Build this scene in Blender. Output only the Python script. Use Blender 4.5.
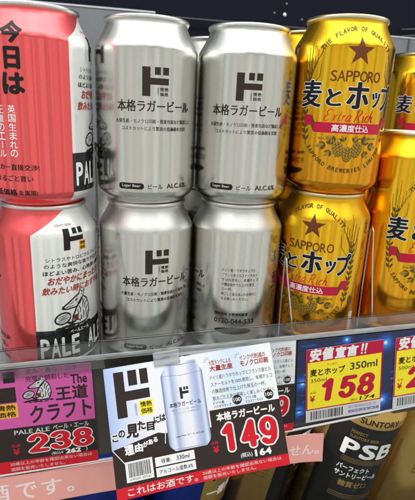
import bpy, bmesh, math, random
from mathutils import Vector, Matrix, Euler

random.seed(7)
MM = 0.001
S = bpy.context.scene
for o in list(bpy.data.objects):
    bpy.data.objects.remove(o)
COL = S.collection

# ------------------------------------------------------------------ camera
cam_d = bpy.data.cameras.new("camera")
cam = bpy.data.objects.new("camera", cam_d)
COL.objects.link(cam)
cam.location = (-4.4 * MM, -344.4 * MM, 186.8 * MM)
cam.rotation_euler = (math.radians(73.036), math.radians(-2.592), math.radians(-11.821))
cam_d.sensor_fit = 'VERTICAL'
cam_d.sensor_height = 36.0
cam_d.lens = 36.0 * 467.6 / 500.0
cam_d.clip_start = 0.01
cam_d.clip_end = 50
cam_d.dof.use_dof = True
cam_d.dof.focus_distance = 0.325
cam_d.dof.aperture_fstop = 16
S.camera = cam

# ------------------------------------------------------------------ world and lamps
W = bpy.data.worlds.new("World")
S.world = W
W.use_nodes = True
bg = W.node_tree.nodes["Background"]
bg.inputs[0].default_value = (0.95, 1.0, 0.97, 1)
bg.inputs[1].default_value = 0.31


def area(name, loc, target, sx, sy, power, color=(1, 1, 1)):
    l = bpy.data.lights.new(name, 'AREA')
    l.shape = 'RECTANGLE'
    l.size, l.size_y = sx, sy
    l.energy = power
    l.color = color
    ob = bpy.data.objects.new(name, l)
    COL.objects.link(ob)
    ob.location = loc
    ob.rotation_euler = (Vector(target) - Vector(loc)).to_track_quat('-Z', 'Y').to_euler()
    return ob


# cabinet canopy tube above the front of the shelf
area("canopy_lamp", (0.10, -0.24, 0.62), (0.10, 0.0, 0.12), 1.5, 0.07, 2.2, (0.97, 0.99, 1.0))
# added fill lamps: above the front edge, and under the shelf for lower cans
area("edge_fill_lamp", (0.12, -0.050, 0.40), (0.12, -0.038, 0.0), 1.3, 0.03, 0.9, (0.98, 1.0, 1.0))
area("lower_fill_lamp", (0.12, -0.036, -0.026), (0.12, -0.030, -0.2), 0.8, 0.012, 0.9, (1.0, 0.98, 0.94))
for (x, y, p) in ((-1.1, -1.3, 9.0), (0.15, -1.2, 9.0), (1.4, -1.3, 9.0)):  # shop ceiling tubes
    area("ceiling_lamp", (x, y, 2.1), (x * 0.6, -0.4, 0.0), 0.7, 2.0, p, (0.98, 0.99, 1.0))
# tinted lamps added in a wide bow to put coloured streaks on the cans
for (deg, w, h, p, c) in (
        (-81, .55, 1.5, 0.9, (1.0, 0.92, 0.86)), (-61, .32, 1.6, 1.2, (0.96, 0.99, 1.0)), (-49.5, .16, 1.5, 0.8, (0.84, 1.0, 0.88)),
        (-40, .40, 1.6, 1.05, (1.0, 0.88, 0.85)), (-27.5, .13, 1.7, 1.5, (1.0, 0.98, 0.93)), (-20.5, .22, 1.5, 0.75, (0.90, 1.0, 0.82)),
        (-9.5, .36, 1.7, 1.2, (1.0, 0.97, 0.90)), (1.0, .09, 1.7, 1.6, (0.97, 0.99, 1.0)), (6.5, .18, 1.4, 0.75, (1.0, 0.80, 0.78)),
        (16.5, .38, 1.7, 1.2, (0.97, 1.0, 0.97)), (27.5, .14, 1.5, 0.8, (0.84, 1.0, 0.88)), (33.5, .11, 1.7, 1.5, (1.0, 0.98, 0.93)),
        (43, .38, 1.6, 1.0, (1.0, 0.92, 0.84)), (56.5, .20, 1.6, 1.3, (0.94, 0.98, 1.0)), (66.5, .34, 1.5, 0.85, (0.98, 0.95, 0.78)), (82, .55, 1.6, 1.0, (1.0, 0.96, 0.90))):
    q = math.radians(deg)
    x, y = 0.08 + 1.75 * math.sin(q), -1.75 * math.cos(q)
    area("streak_lamp", (x, y, 0.0), (0.08, 0, 0.0), w, h, p * w * h * 1.4, tuple(v ** 1.7 for v in c))

vs = S.view_settings
vs.view_transform = 'Standard'
vs.look = 'None'
vs.gamma = 1
vs.exposure = 0.14
S.render.engine = 'CYCLES'
S.cycles.use_denoising = True
S.cycles.max_bounces = 10
S.cycles.transparent_max_bounces = 16
S.cycles.caustics_reflective = True
S.cycles.blur_glossy = 1.0
S.cycles.caustics_refractive = False
S.cycles.sample_clamp_indirect = 4

# ------------------------------------------------------------------ materials
MATS = {}


def nm(name):
    m = bpy.data.materials.new(name)
    m.use_nodes = True
    nt = m.node_tree
    return m, nt, nt.nodes["Principled BSDF"]


def plain(name, col, rough=0.5, metal=0.0, spec=0.5, coat=0.0, noise=0.0, nscale=900):
    if name in MATS:
        return MATS[name]
    m, nt, b = nm(name)
    b.inputs["Base Color"].default_value = (*col, 1)
    b.inputs["Roughness"].default_value = rough
    b.inputs["Metallic"].default_value = metal
    b.inputs["Specular IOR Level"].default_value = spec
    b.inputs["Coat Weight"].default_value = coat
    if noise:
        tc = nt.nodes.new("ShaderNodeTexCoord")
        n = nt.nodes.new("ShaderNodeTexNoise")
        n.inputs["Scale"].default_value = nscale
        n.inputs["Detail"].default_value = 4
        nt.links.new(tc.outputs["Object"], n.inputs["Vector"])
        mx = nt.nodes.new("ShaderNodeMix")
        mx.data_type = 'RGBA'
        mx.inputs["A"].default_value = (*[c * (1 - noise) for c in col], 1)
        mx.inputs["B"].default_value = (*[min(1, c * (1 + noise)) for c in col], 1)
        nt.links.new(n.outputs["Fac"], mx.inputs["Factor"])
        nt.links.new(mx.outputs["Result"], b.inputs["Base Color"])
        rr = nt.nodes.new("ShaderNodeMapRange")
        rr.inputs["To Min"].default_value = max(0.02, rough - 0.08)
        rr.inputs["To Max"].default_value = min(1, rough + 0.08)
        nt.links.new(n.outputs["Fac"], rr.inputs["Value"])
        nt.links.new(rr.outputs["Result"], b.inputs["Roughness"])
    MATS[name] = m
    return m


def math_node(nt, op, a, b=None, c=None):
    n = nt.nodes.new("ShaderNodeMath")
    n.operation = op
    for i, v in enumerate((a, b, c)):
        if v is None:
            continue
        if isinstance(v, (int, float)):
            n.inputs[i].default_value = v
        else:
            nt.links.new(v, n.inputs[i])
    return n.outputs[0]


def can_coords(nt):
    """angle round the can in degrees (0 = printed front) and height in mm"""
    tc = nt.nodes.new("ShaderNodeTexCoord")
    sp = nt.nodes.new("ShaderNodeSeparateXYZ")
    nt.links.new(tc.outputs["Object"], sp.inputs[0])
    ny = math_node(nt, 'MULTIPLY', sp.outputs["Y"], -1.0)
    th = math_node(nt, 'ARCTAN2', sp.outputs["X"], ny)
    deg = math_node(nt, 'MULTIPLY', th, 57.29578)
    z = math_node(nt, 'MULTIPLY', sp.outputs["Z"], 1000.0)
    return tc, deg, z


def drawn_metal(nt, b, deg, z, rough, bump, tc, sh=102.0):
    """vertical drawing marks of the can wall plus small handling wear"""
    cv = nt.nodes.new("ShaderNodeCombineXYZ")
    nt.links.new(math_node(nt, 'MULTIPLY', deg, 0.055), cv.inputs[0])
    nt.links.new(math_node(nt, 'MULTIPLY', z, 0.003), cv.inputs[1])
    n1 = nt.nodes.new("ShaderNodeTexNoise")
    n1.inputs["Scale"].default_value = 1.0
    n1.inputs["Detail"].default_value = 4.0
    n1.inputs["Roughness"].default_value = 0.66
    nt.links.new(cv.outputs[0], n1.inputs["Vector"])
    n2 = nt.nodes.new("ShaderNodeTexNoise")
    n2.inputs["Scale"].default_value = 55
    n2.inputs["Detail"].default_value = 3
    nt.links.new(tc.outputs["Object"], n2.inputs["Vector"])
    h = math_node(nt, 'ADD', n1.outputs["Fac"], math_node(nt, 'MULTIPLY', n2.outputs["Fac"], 0.2))
    bp = nt.nodes.new("ShaderNodeBump")
    st = nt.nodes.new("ShaderNodeMapRange")
    st.inputs["From Min"].default_value = sh - 2
    st.inputs["From Max"].default_value = sh + 3
    st.inputs["To Min"].default_value = bump
    st.inputs["To Max"].default_value = bump * 0.12
    nt.links.new(z, st.inputs["Value"])
    nt.links.new(st.outputs[0], bp.inputs["Strength"])
    bp.inputs["Distance"].default_value = 0.0006
    nt.links.new(h, bp.inputs["Height"])
    nt.links.new(bp.outputs[0], b.inputs["Normal"])
    r = nt.nodes.new("ShaderNodeMapRange")
    r.inputs["From Min"].default_value = 0.3
    r.inputs["From Max"].default_value = 0.7
    r.inputs["To Min"].default_value = rough * 0.75
    r.inputs["To Max"].default_value = rough * 1.35
    nt.links.new(n1.outputs["Fac"], r.inputs["Value"])
    sat = nt.nodes.new("ShaderNodeMapRange")
    sat.inputs["From Min"].default_value = sh - 1
    sat.inputs["From Max"].default_value = sh + 2.5
    sat.inputs["To Min"].default_value = 0.0
    sat.inputs["To Max"].default_value = 0.20
    nt.links.new(z, sat.inputs["Value"])
    nt.links.new(math_node(nt, 'ADD', r.outputs[0], sat.outputs[0]), b.inputs["Roughness"])
    return n1


def can_metal(name, col, rough=0.14, metal=1.0, bump=0.22, coat=0.0):
    m, nt, b = nm(name)
    b.inputs["Base Color"].default_value = (*col, 1)
    b.inputs["Metallic"].default_value = metal
    b.inputs["Coat Weight"].default_value = coat
    b.inputs["Coat Roughness"].default_value = 0.06
    tc, deg, z = can_coords(nt)
    drawn_metal(nt, b, deg, z, rough, bump, tc)
    return m


def graded_can(name, top, foot, z0, z1, rough, metal, bump, sh=102.0):
    m, nt, b = nm(name)
    tc, deg, z = can_coords(nt)
    drawn_metal(nt, b, deg, z, rough, bump, tc, sh)
    mr = nt.nodes.new("ShaderNodeMapRange")
    mr.interpolation_type = 'SMOOTHSTEP'
    mr.inputs["From Min"].default_value = z0
    mr.inputs["From Max"].default_value = z1
    nt.links.new(z, mr.inputs["Value"])
    mx = nt.nodes.new("ShaderNodeMix")
    mx.data_type = 'RGBA'
    mx.inputs["A"].default_value = (*foot, 1)
    mx.inputs["B"].default_value = (*top, 1)
    nt.links.new(mr.outputs[0], mx.inputs["Factor"])
    nt.links.new(mx.outputs["Result"], b.inputs["Base Color"])
    b.inputs["Metallic"].default_value = metal
    return m


def zone_can(name, base, zones, rough=0.2, metal=0.85, bump=0.2):
    """printed can: zones = [(deg0, deg1, z0, z1, slope, colour, metallic)] painted over the base ink"""
    m, nt, b = nm(name)
    tc, deg, z = can_coords(nt)
    drawn_metal(nt, b, deg, z, rough, bump, tc)
    col = None
    met = None
    c0 = nt.nodes.new("ShaderNodeRGB")
    c0.outputs[0].default_value = (*base, 1)
    col = c0.outputs[0]
    v0 = nt.nodes.new("ShaderNodeValue")
    v0.outputs[0].default_value = metal
    met = v0.outputs[0]
    for (d0, d1, z0, z1, slope, c, mt) in zones:
        top = math_node(nt, 'ADD', math_node(nt, 'MULTIPLY', math_node(nt, 'SUBTRACT', deg, d0), slope), z1)
        k = math_node(nt, 'MULTIPLY', math_node(nt, 'GREATER_THAN', deg, d0), math_node(nt, 'LESS_THAN', deg, d1))
        k = math_node(nt, 'MULTIPLY', k, math_node(nt, 'GREATER_THAN', z, z0))
        k = math_node(nt, 'MULTIPLY', k, math_node(nt, 'LESS_THAN', z, top))
        mx = nt.nodes.new("ShaderNodeMix")
        mx.data_type = 'RGBA'
        nt.links.new(k, mx.inputs["Factor"])
        nt.links.new(col, mx.inputs["A"])
        mx.inputs["B"].default_value = (*c, 1)
        col = mx.outputs["Result"]
        m2 = nt.nodes.new("ShaderNodeMix")
        nt.links.new(k, m2.inputs[0])
        nt.links.new(met, m2.inputs[2])
        m2.inputs[3].default_value = mt
        met = m2.outputs[0]
    nt.links.new(col, b.inputs["Base Color"])
    nt.links.new(met, b.inputs["Metallic"])
    return m


def clear_plastic(name, tint=(0.95, 0.96, 0.96), rough=0.05, facing=0.35, haze=0.0):
    m = bpy.data.materials.new(name)
    m.use_nodes = True
    nt = m.node_tree
    nt.nodes.clear()
    out = nt.nodes.new("ShaderNodeOutputMaterial")
    tr = nt.nodes.new("ShaderNodeBsdfTransparent")
    tr.inputs[0].default_value = (*tint, 1)
    gl = nt.nodes.new("ShaderNodeBsdfGlossy")
    gl.inputs["Roughness"].default_value = rough
    fr = nt.nodes.new("ShaderNodeFresnel")
    fr.inputs[0].default_value = 1.5
    mx = nt.nodes.new("ShaderNodeMixShader")
    nt.links.new(fr.outputs[0], mx.inputs[0])
    nt.links.new(tr.outputs[0], mx.inputs[1])
    nt.links.new(gl.outputs[0], mx.inputs[2])
    last = mx
    if haze:
        d1 = nt.nodes.new("ShaderNodeBsdfDiffuse")
        d1.inputs[0].default_value = (0.75, 0.76, 0.76, 1)
        d2 = nt.nodes.new("ShaderNodeBsdfTranslucent")
        d2.inputs[0].default_value = (0.85, 0.86, 0.86, 1)
        df = nt.nodes.new("ShaderNodeMixShader")
        nt.links.new(d1.outputs[0], df.inputs[1])
        nt.links.new(d2.outputs[0], df.inputs[2])
        m2 = nt.nodes.new("ShaderNodeMixShader")
        tc = nt.nodes.new("ShaderNodeTexCoord")
        mp = nt.nodes.new("ShaderNodeMapping")
        mp.inputs["Scale"].default_value = (60, 900, 900)
        nz = nt.nodes.new("ShaderNodeTexNoise")
        nz.inputs["Scale"].default_value = 1.0
        nz.inputs["Detail"].default_value = 5
        nt.links.new(tc.outputs["Object"], mp.inputs[0])
        nt.links.new(mp.outputs[0], nz.inputs["Vector"])
        hz = nt.nodes.new("ShaderNodeMapRange")
        hz.inputs["From Min"].default_value = 0.3
        hz.inputs["From Max"].default_value = 0.72
        hz.inputs["To Min"].default_value = haze * 0.5
        hz.inputs["To Max"].default_value = min(1.0, haze * 2.0)
        nt.links.new(nz.outputs["Fac"], hz.inputs["Value"])
        nt.links.new(hz.outputs[0], m2.inputs[0])
        nt.links.new(mx.outputs[0], m2.inputs[1])
        nt.links.new(df.outputs[0], m2.inputs[2])
        last = m2
    nt.links.new(last.outputs[0], out.inputs[0])
    return m


def ramp_print(name, axis, lo, hi, stops, rough=0.4):
    """flat printed colour band: ramp along local x or y between lo and hi (mm)"""
    m, nt, b = nm(name)
    tc = nt.nodes.new("ShaderNodeTexCoord")
    sp = nt.nodes.new("ShaderNodeSeparateXYZ")
    nt.links.new(tc.outputs["Object"], sp.inputs[0])
    mr = nt.nodes.new("ShaderNodeMapRange")
    mr.inputs["From Min"].default_value = lo * MM
    mr.inputs["From Max"].default_value = hi * MM
    nt.links.new(sp.outputs[axis], mr.inputs["Value"])
    cr = nt.nodes.new("ShaderNodeValToRGB")
    el = cr.color_ramp.elements
    el[0].position, el[0].color = stops[0][0], (*stops[0][1], 1)
    el[1].position, el[1].color = stops[-1][0], (*stops[-1][1], 1)
    for p, c in stops[1:-1]:
        e = el.new(p)
        e.color = (*c, 1)
    nt.links.new(mr.outputs[0], cr.inputs[0])
    nt.links.new(cr.outputs[0], b.inputs["Base Color"])
    b.inputs["Roughness"].default_value = rough
    return m


M_SILVER = can_metal("brushed_silver_can", (0.655, 0.655, 0.615), 0.215, 1.0, 0.22)
M_LID = plain("aluminium_lid", (0.80, 0.79, 0.76), 0.36, 1.0, noise=0.08, nscale=400)
M_GOLDLID = plain("pale_gold_lid", (0.82, 0.73, 0.44), 0.34, 1.0, noise=0.08, nscale=400)
M_GOLD = graded_can("gold_can_ink", (0.88, 0.50, 0.022), (0.80, 0.35, 0.022), 8, 80, 0.16, 1.0, 0.15)
M_GOLDTALL = graded_can("tall_gold_can_ink", (0.88, 0.50, 0.022), (0.80, 0.35, 0.022), 10, 110, 0.16, 1.0, 0.15, 148.0)
PINK = (0.90, 0.125, 0.13)
M_PINK = zone_can("coral_can_ink", PINK, [
    (41, 141, 5, 104, 0.36, (0.80, 0.80, 0.77), 0.35),
    (40.5, 141.5, 11, 36, 0.0, (0.012, 0.012, 0.013), 0.1)], rough=0.14, metal=0.72, bump=0.05)
M_BLACKGOLD = zone_can("black_and_gold_can_ink", (0.62, 0.40, 0.12), [
    (-65, 65, 8, 142, 0.0, (0.008, 0.009, 0.008), 0.25)], rough=0.2, metal=0.95, bump=0.15)
M_BLUE = zone_can("blue_can_ink", (0.01, 0.035, 0.26), [
    (-40, 40, 52, 99, 0.0, (0.70, 0.46, 0.10), 0.8)], rough=0.2, metal=0.6, bump=0.15)

K_BLACK = plain("print_black", (0.014, 0.012, 0.011), 0.35, spec=0.22)
K_BROWNBLACK = plain("print_brown_black", (0.035, 0.022, 0.018), 0.4, spec=0.22)
K_WHITE = plain("print_white", (0.82, 0.82, 0.80), 0.4)
K_NAVY = plain("print_navy", (0.008, 0.009, 0.015), 0.35, spec=0.22)
K_RED = plain("print_red", (0.62, 0.012, 0.022), 0.35, spec=0.22)
K_CRIMSON = plain("print_crimson", (0.50, 0.008, 0.045), 0.35, spec=0.22)
K_BRICK = plain("print_brick_red", (0.36, 0.035, 0.02), 0.4, spec=0.22)
K_STAR = plain("print_star_brown", (0.15, 0.045, 0.012), 0.35, spec=0.22)
K_OLIVE = plain("print_olive", (0.11, 0.065, 0.008), 0.4, spec=0.22)
K_YELLOW = plain("print_yellow", (0.90, 0.68, 0.015), 0.4)
K_TAGYELLOW = plain("print_tag_yellow", (0.92, 0.76, 0.01), 0.4)
K_ORANGE = plain("print_orange_yellow", (0.88, 0.45, 0.01), 0.4)
K_MAGENTA = plain("print_magenta", (0.64, 0.095, 0.37), 0.4)
K_GREY = plain("print_grey", (0.36, 0.36, 0.36), 0.45)
K_PALEGREY = plain("print_pale_grey", (0.62, 0.62, 0.61), 0.45)
K_GOLDINK = plain("print_gold", (0.62, 0.40, 0.12), 0.3, 0.9)
K_CHAR = plain("print_charcoal", (0.030, 0.021, 0.019), 0.4, spec=0.22)
K_PURPLE = plain("print_purple_grey", (0.20, 0.18, 0.45), 0.45)
K_BANNER = plain("banner_pink", (0.88, 0.40, 0.35), 0.5, noise=0.03, nscale=60)
K_BANNERTXT = plain("banner_text", (0.90, 0.80, 0.77), 0.5)
K_BLUEDARK = plain("promo_dark_blue", (0.008, 0.018, 0.07), 0.3, noise=0.5, nscale=60)
K_BLUE = plain("promo_blue", (0.008, 0.06, 0.32), 0.3)
K_CYAN = plain("promo_cyan", (0.02, 0.20, 0.55), 0.3)
K_PAPER = plain("card_paper", (0.80, 0.80, 0.79), 0.42, noise=0.03, nscale=300)
K_STEEL = plain("zinc_wire", (0.62, 0.62, 0.60), 0.25, 1.0, noise=0.1, nscale=300)


# ------------------------------------------------------------------ object helpers
def mesh_obj(name, me, mat=None, parent=None):
    if mat is not None and not me.materials:
        me.materials.append(mat)
    ob = bpy.data.objects.new(name, me)
    COL.objects.link(ob)
    if parent is not None:
        ob.parent = parent
    return ob


def pydata(name, vs_, fs_, smooth=False):
    me = bpy.data.meshes.new(name)
    me.from_pydata([tuple(c * MM for c in v) for v in vs_], [], fs_)
    me.update()
    if smooth:
        for p in me.polygons:
            p.use_smooth = True
    return me


def box_data(x0, x1, y0, y1, z0, z1, bev=0.0):
    bm = bmesh.new()
    bmesh.ops.create_cube(bm, size=1)
    for v in bm.verts:
        v.co = Vector(((x0 + x1) / 2 + v.co.x * (x1 - x0), (y0 + y1) / 2 + v.co.y * (y1 - y0),
                       (z0 + z1) / 2 + v.co.z * (z1 - z0))) * MM
    if bev:
        bmesh.ops.bevel(bm, geom=bm.edges[:], offset=bev * MM, segments=2, affect='EDGES', profile=0.5)
    me = bpy.data.meshes.new("box")
    bm.to_mesh(me)
    bm.free()
    if bev:
        for p in me.polygons:
            p.use_smooth = False
    return me


def tag(o, label=None, cat=None, group=None, kind=None):
    if label:
        o["label"] = label
    if cat:
        o["category"] = cat
    if group:
        o["group"] = group
    if kind:
        o["kind"] = kind
    return o


def empty(name, mat=None, loc=None, rz=0.0):
    e = bpy.data.objects.new(name, None)
    e.empty_display_size = 0.01
    COL.objects.link(e)
    if mat is not None:
        e.matrix_world = mat
    else:
        e.location = Vector(loc) * MM
        e.rotation_euler = (0, 0, rz)
    return e


def tube(points, r, seg=8):
    """round wire along points (mm)"""
    vs_, fs_ = [], []
    pts = [Vector(p) for p in points]
    for i, p in enumerate(pts):
        t = (pts[min(i + 1, len(pts) - 1)] - pts[max(i - 1, 0)]).normalized()
        a = t.orthogonal().normalized() if i == 0 else (a - t * a.dot(t)).normalized()
        b = t.cross(a)
        for k in range(seg):
            q = 2 * math.pi * k / seg
            vs_.append(p + (a * math.cos(q) + b * math.sin(q)) * r)
    n = len(pts)
    for i in range(n - 1):
        for k in range(seg):
            fs_.append((i * seg + k, i * seg + (k + 1) % seg, (i + 1) * seg + (k + 1) % seg, (i + 1) * seg + k))
    fs_.append(tuple(range(seg))[::-1])
    fs_.append(tuple(range((n - 1) * seg, n * seg)))
    return pydata("wire", vs_, fs_, True)


# ------------------------------------------------------------------ flat print geometry
_TXT = {}


def text2d(s, bold=0.0, shear=0.0, spacing=1.0, res=3):
    """outline text as flat faces: (verts2d, faces, bounds), cached"""
    key = (s, bold, shear, spacing, res)
    if key in _TXT:
        return _TXT[key]
    cu = bpy.data.curves.new("t", 'FONT')
    cu.body = s
    cu.size = 1.0
    cu.offset = bold
    cu.shear = shear
    cu.space_character = spacing
    cu.resolution_u = res
    cu.fill_mode = 'FRONT'
    ob = bpy.data.objects.new("t", cu)
    COL.objects.link(ob)
    dg = bpy.context.evaluated_depsgraph_get()
    dg.update()
    me = ob.evaluated_get(dg).to_mesh()
    vs_ = [(v.co.x, v.co.y) for v in me.vertices]
    fs_ = [tuple(p.vertices) for p in me.polygons]
    bpy.data.objects.remove(ob)
    bpy.data.curves.remove(cu)
    xs = [v[0] for v in vs_] or [0, 1]
    ys = [v[1] for v in vs_] or [0, 1]
    r = (vs_, fs_, (min(xs), max(xs), min(ys), max(ys)))
    _TXT[key] = r
    return r


def bend_mesh(me, bend):
    """cut a flat sheet every few mm across and lift it by bend(u, v) in mm"""
    bm = bmesh.new()
    bm.from_mesh(me)
    lo = min(v.co.x for v in bm.verts) / MM
    hi = max(v.co.x for v in bm.verts) / MM
    k = math.floor(lo / 5) + 1
    while k * 5 < hi:
        bmesh.ops.bisect_plane(bm, geom=bm.verts[:] + bm.edges[:] + bm.faces[:], dist=1e-7, plane_co=(k * 5 * MM, 0, 0), plane_no=(1, 0, 0))
        k += 1
    for v in bm.verts:
        v.co.z += bend(v.co.x / MM, v.co.y / MM) * MM
    bm.to_mesh(me)
    bm.free()


def _arc(cx, cy, rx, ry, a0, a1, n=14):
    return [(cx + rx * math.cos(math.radians(a0 + (a1 - a0) * i / n)), cy + ry * math.sin(math.radians(a0 + (a1 - a0) * i / n))) for i in range(n + 1)]


DIGIT = {
    '1': [[(.10, .76), (.52, 1.0), (.52, 0)]],
    '2': [_arc(.5, .70, .48, .30, 170, -25) + [(.05, .0), (1.0, .0)]],
    '3': [_arc(.46, .76, .46, .24, 160, -88) + [(.40, .52)], _arc(.48, .26, .50, .26, 85, -165)],
    '4': [[(.72, 0), (.72, 1.0), (.0, .28), (1.0, .28)]],
    '5': [[(.95, 1.0), (.18, 1.0), (.10, .52)] + _arc(.48, .33, .50, .33, 125, -160)],
    '8': [_arc(.5, .76, .43, .24, 0, 360, 20), _arc(.5, .26, .50, .26, 0, 360, 20)],
    '9': [_arc(.5, .68, .48, .32, 0, 360, 20), [(.98, .68), (.98, .42), (.88, .16), (.62, .0), (.30, .0), (.06, .10)]],
}
SCRIPT = {
    'E': (1.15, [[(.85, .86), (.62, 1.0), (.30, .96), (.16, .78), (.30, .58), (.60, .54), (.28, .50), (.06, .30), (.12, .06), (.42, .0), (.80, .16)]]),
    'x': (.72, [[(.0, .50), (.14, .54), (.40, .02), (.58, .06)], [(.52, .54), (.30, .30), (.04, .0)]]),
    't': (.55, [[(.26, .84), (.14, .20), (.22, .0), (.44, .10)], [(.02, .54), (.46, .56)]]),
    'r': (.60, [[(.02, .48), (.14, .52), (.12, .0)], [(.13, .30), (.30, .52), (.50, .52)]]),
    'a': (.82, [[(.60, .50), (.36, .56), (.10, .34), (.08, .08), (.26, .0), (.48, .18), (.60, .50), (.54, .10), (.64, .0), (.78, .10)]]),
    ' ': (.40, []),
    'R': (1.15, [[(.26, .98), (.16, .40), (.08, -.04)], [(-.05, .80), (.26, 1.0), (.66, .98), (.78, .78), (.62, .56), (.24, .48)], [(.36, .50), (.62, .16), (.86, -.06), (1.10, .04)]]),
    'i': (.40, [[(.02, .48), (.14, .52), (.12, .08), (.22, .0), (.36, .10)], [(.18, .72), (.22, .78)]]),
    'c': (.66, [[(.52, .44), (.40, .56), (.14, .42), (.06, .14), (.22, .0), (.50, .10)]]),
    'h': (.80, [[(.18, 1.0), (.12, .50), (.06, .0)], [(.10, .26), (.32, .54), (.48, .44), (.46, .08), (.56, .0), (.74, .12)]]),
}


class Print:
    """flat shapes in a (u, v) sheet in mm, gathered per part name and material"""

    def __init__(self):
        self.parts = {}
        self.g = 0

    def new(self):
        """start a fresh cluster: what follows becomes parts of its own"""
        self.g += 1
        return self

    def add(self, part, mat, layer, vs_, fs_):
        k = (part, mat.name, self.g)
        d = self.parts.setdefault(k, {'mat': mat, 'v': [], 'f': []})
        o = len(d['v'])
        d['v'] += [(v[0], v[1], layer) for v in vs_]
        d['f'] += [tuple(i + o for i in f) for f in fs_]

    def text(self, part, mat, s, x0, x1, y0, y1, bold=0.0, shear=0.0, layer=1, rot=0.0, tilt=0.0, spacing=1.0, grow=0.0, res=3, thin=1.0):
        vs_, fs_, (a, b, c, d) = text2d(s, 0.0, shear, spacing, res)
        # heavier weights: the strokes are widened by overlaying shifted copies, each a hair above the last
        if bold < 0.007:
            offs = [(0, 0)]
        elif bold < 0.018:
            offs = [(-1, -.7), (1, -.7), (1, .7), (-1, .7)]
        else:
            offs = [(math.cos(k * math.pi / 4), math.sin(k * math.pi / 4)) for k in range(8)]
            if bold > 0.045:
                offs += [(.5 * i, .5 * j) for i, j in offs[::2]]
        e = bold
        a, b, c, d = a - e, b + e, c - e, d + e
        sx = (x1 - x0) / max(1e-6, b - a)
        sy = (y1 - y0) / max(1e-6, d - c)
        ex, ey = e, e * thin
        if grow:
            ex, ey = e + grow / sx, e * thin + grow / sy
            offs = [(math.cos(k * math.pi / 8), math.sin(k * math.pi / 8)) for k in range(16)]
            offs += [(.6 * i, .6 * j) for i, j in offs[::2]]
        for i, (dx, dy) in enumerate(offs):
            out = []
            for (x, y) in vs_:
                u, v = (x + dx * ex - a) * sx, (y + dy * ey - c) * sy
                u, v = u * math.cos(rot) - v * math.sin(rot), u * math.sin(rot) + v * math.cos(rot)
                out.append((x0 + u, y0 + v + u * tilt))
            self.add(part, mat, layer + i * 0.05, out, fs_)

    def rect(self, part, mat, x0, x1, y0, y1, layer=0.5, tilt=0.0):
        self.add(part, mat, layer, [(x0, y0), (x1, y0 + tilt * (x1 - x0)), (x1, y1 + tilt * (x1 - x0)), (x0, y1)], [(0, 1, 2, 3)])

    def poly(self, part, mat, pts, layer=0.5):
        self.add(part, mat, layer, pts, [tuple(range(len(pts)))])

    def stroke(self, part, mat, pts, w, layer=1):
        vs_, fs_ = [], []
        n = len(pts)
        for i in range(n):
            a = Vector(pts[max(i - 1, 0)])
            b = Vector(pts[min(i + 1, n - 1)])
            t = b - a
            if t.length < 1e-9:
                t = Vector((1, 0))
            t.normalize()
            nn = Vector((-t.y, t.x))
            k = w * (0.55 if i in (0, n - 1) else 1) * 0.5
            p = Vector(pts[i])
            vs_ += [tuple(p + nn * k), tuple(p - nn * k)]
        for i in range(n - 1):
            fs_.append((2 * i, 2 * i + 1, 2 * i + 3, 2 * i + 2))
        self.add(part, mat, layer, vs_, fs_)

    def thick(self, part, mat, pts, wx, wy, layer=1.0):
        """heavy stroke of a broad pen, wx thick in uprights and wy in level strokes; each piece a hair above the last"""
        k = 0
        f = wx / wy
        q = [Vector((x, y * f)) for x, y in pts]
        for i, b in enumerate(q):
            ring = [(b.x + wx / 2 * math.cos(j * math.pi / 8), (b.y + wx / 2 * math.sin(j * math.pi / 8)) / f) for j in range(16)]
            self.add(part, mat, layer + k * .012, ring, [tuple(range(16))])
            k += 1
            if i:
                a = q[i - 1]
                t = b - a
                if t.length > 1e-6:
                    t.normalize()
                    n = Vector((-t.y, t.x)) * (wx / 2)
                    self.add(part, mat, layer + k * .012, [(v.x, v.y / f) for v in (a + n, a - n, b - n, b + n)], [(0, 1, 2, 3)])
                    k += 1

    def digits(self, part, mat, s, x0, x1, y0, y1, weight, layer=1.0, slant=0.0, grow=0.0, gap=0.07):
        """heavy price numerals drawn as thick strokes inside the box; grow (mm) widens them for an outline"""
        n = len(s)
        W = (x1 - x0) / (n + gap * (n - 1))
        H = y1 - y0
        wx, wy = weight * W * 1.28, weight * H * 0.66
        for i, ch in enumerate(s):
            ox = x0 + i * W * (1 + gap)
            for line in DIGIT[ch]:
                pts = [(ox + wx / 2 + px * (W - wx) + slant * (py - .5) * H, y0 + wy / 2 + py * (H - wy)) for px, py in line]
                self.thick(part, mat, pts, wx + 2 * grow, wy + 2 * grow, layer)
            layer += 0.012

    def script(self, part, mat, s, x0, x1, y0, y1, w, layer=1.0, slant=0.30):
        """pen-written letters"""
        tot = sum(SCRIPT[c][0] for c in s)
        k = (x1 - x0) / tot
        x = x0
        for c in s:
            for line in SCRIPT[c][1]:
                self.stroke(part, mat, [(x + px * k + slant * py * (y1 - y0), y0 + py * (y1 - y0)) for px, py in line], w, layer)
                layer += 0.01
            x += SCRIPT[c][0] * k

    def ellipse(self, part, mat, cx, cy, rx, ry, layer=0.5, rot=0.0, n=20):
        pts = []
        for i in range(n):
            q = 2 * math.pi * i / n
            x, y = rx * math.cos(q), ry * math.sin(q)
            pts.append((cx + x * math.cos(rot) - y * math.sin(rot), cy + x * math.sin(rot) + y * math.cos(rot)))
        self.poly(part, mat, pts, layer)

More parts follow.
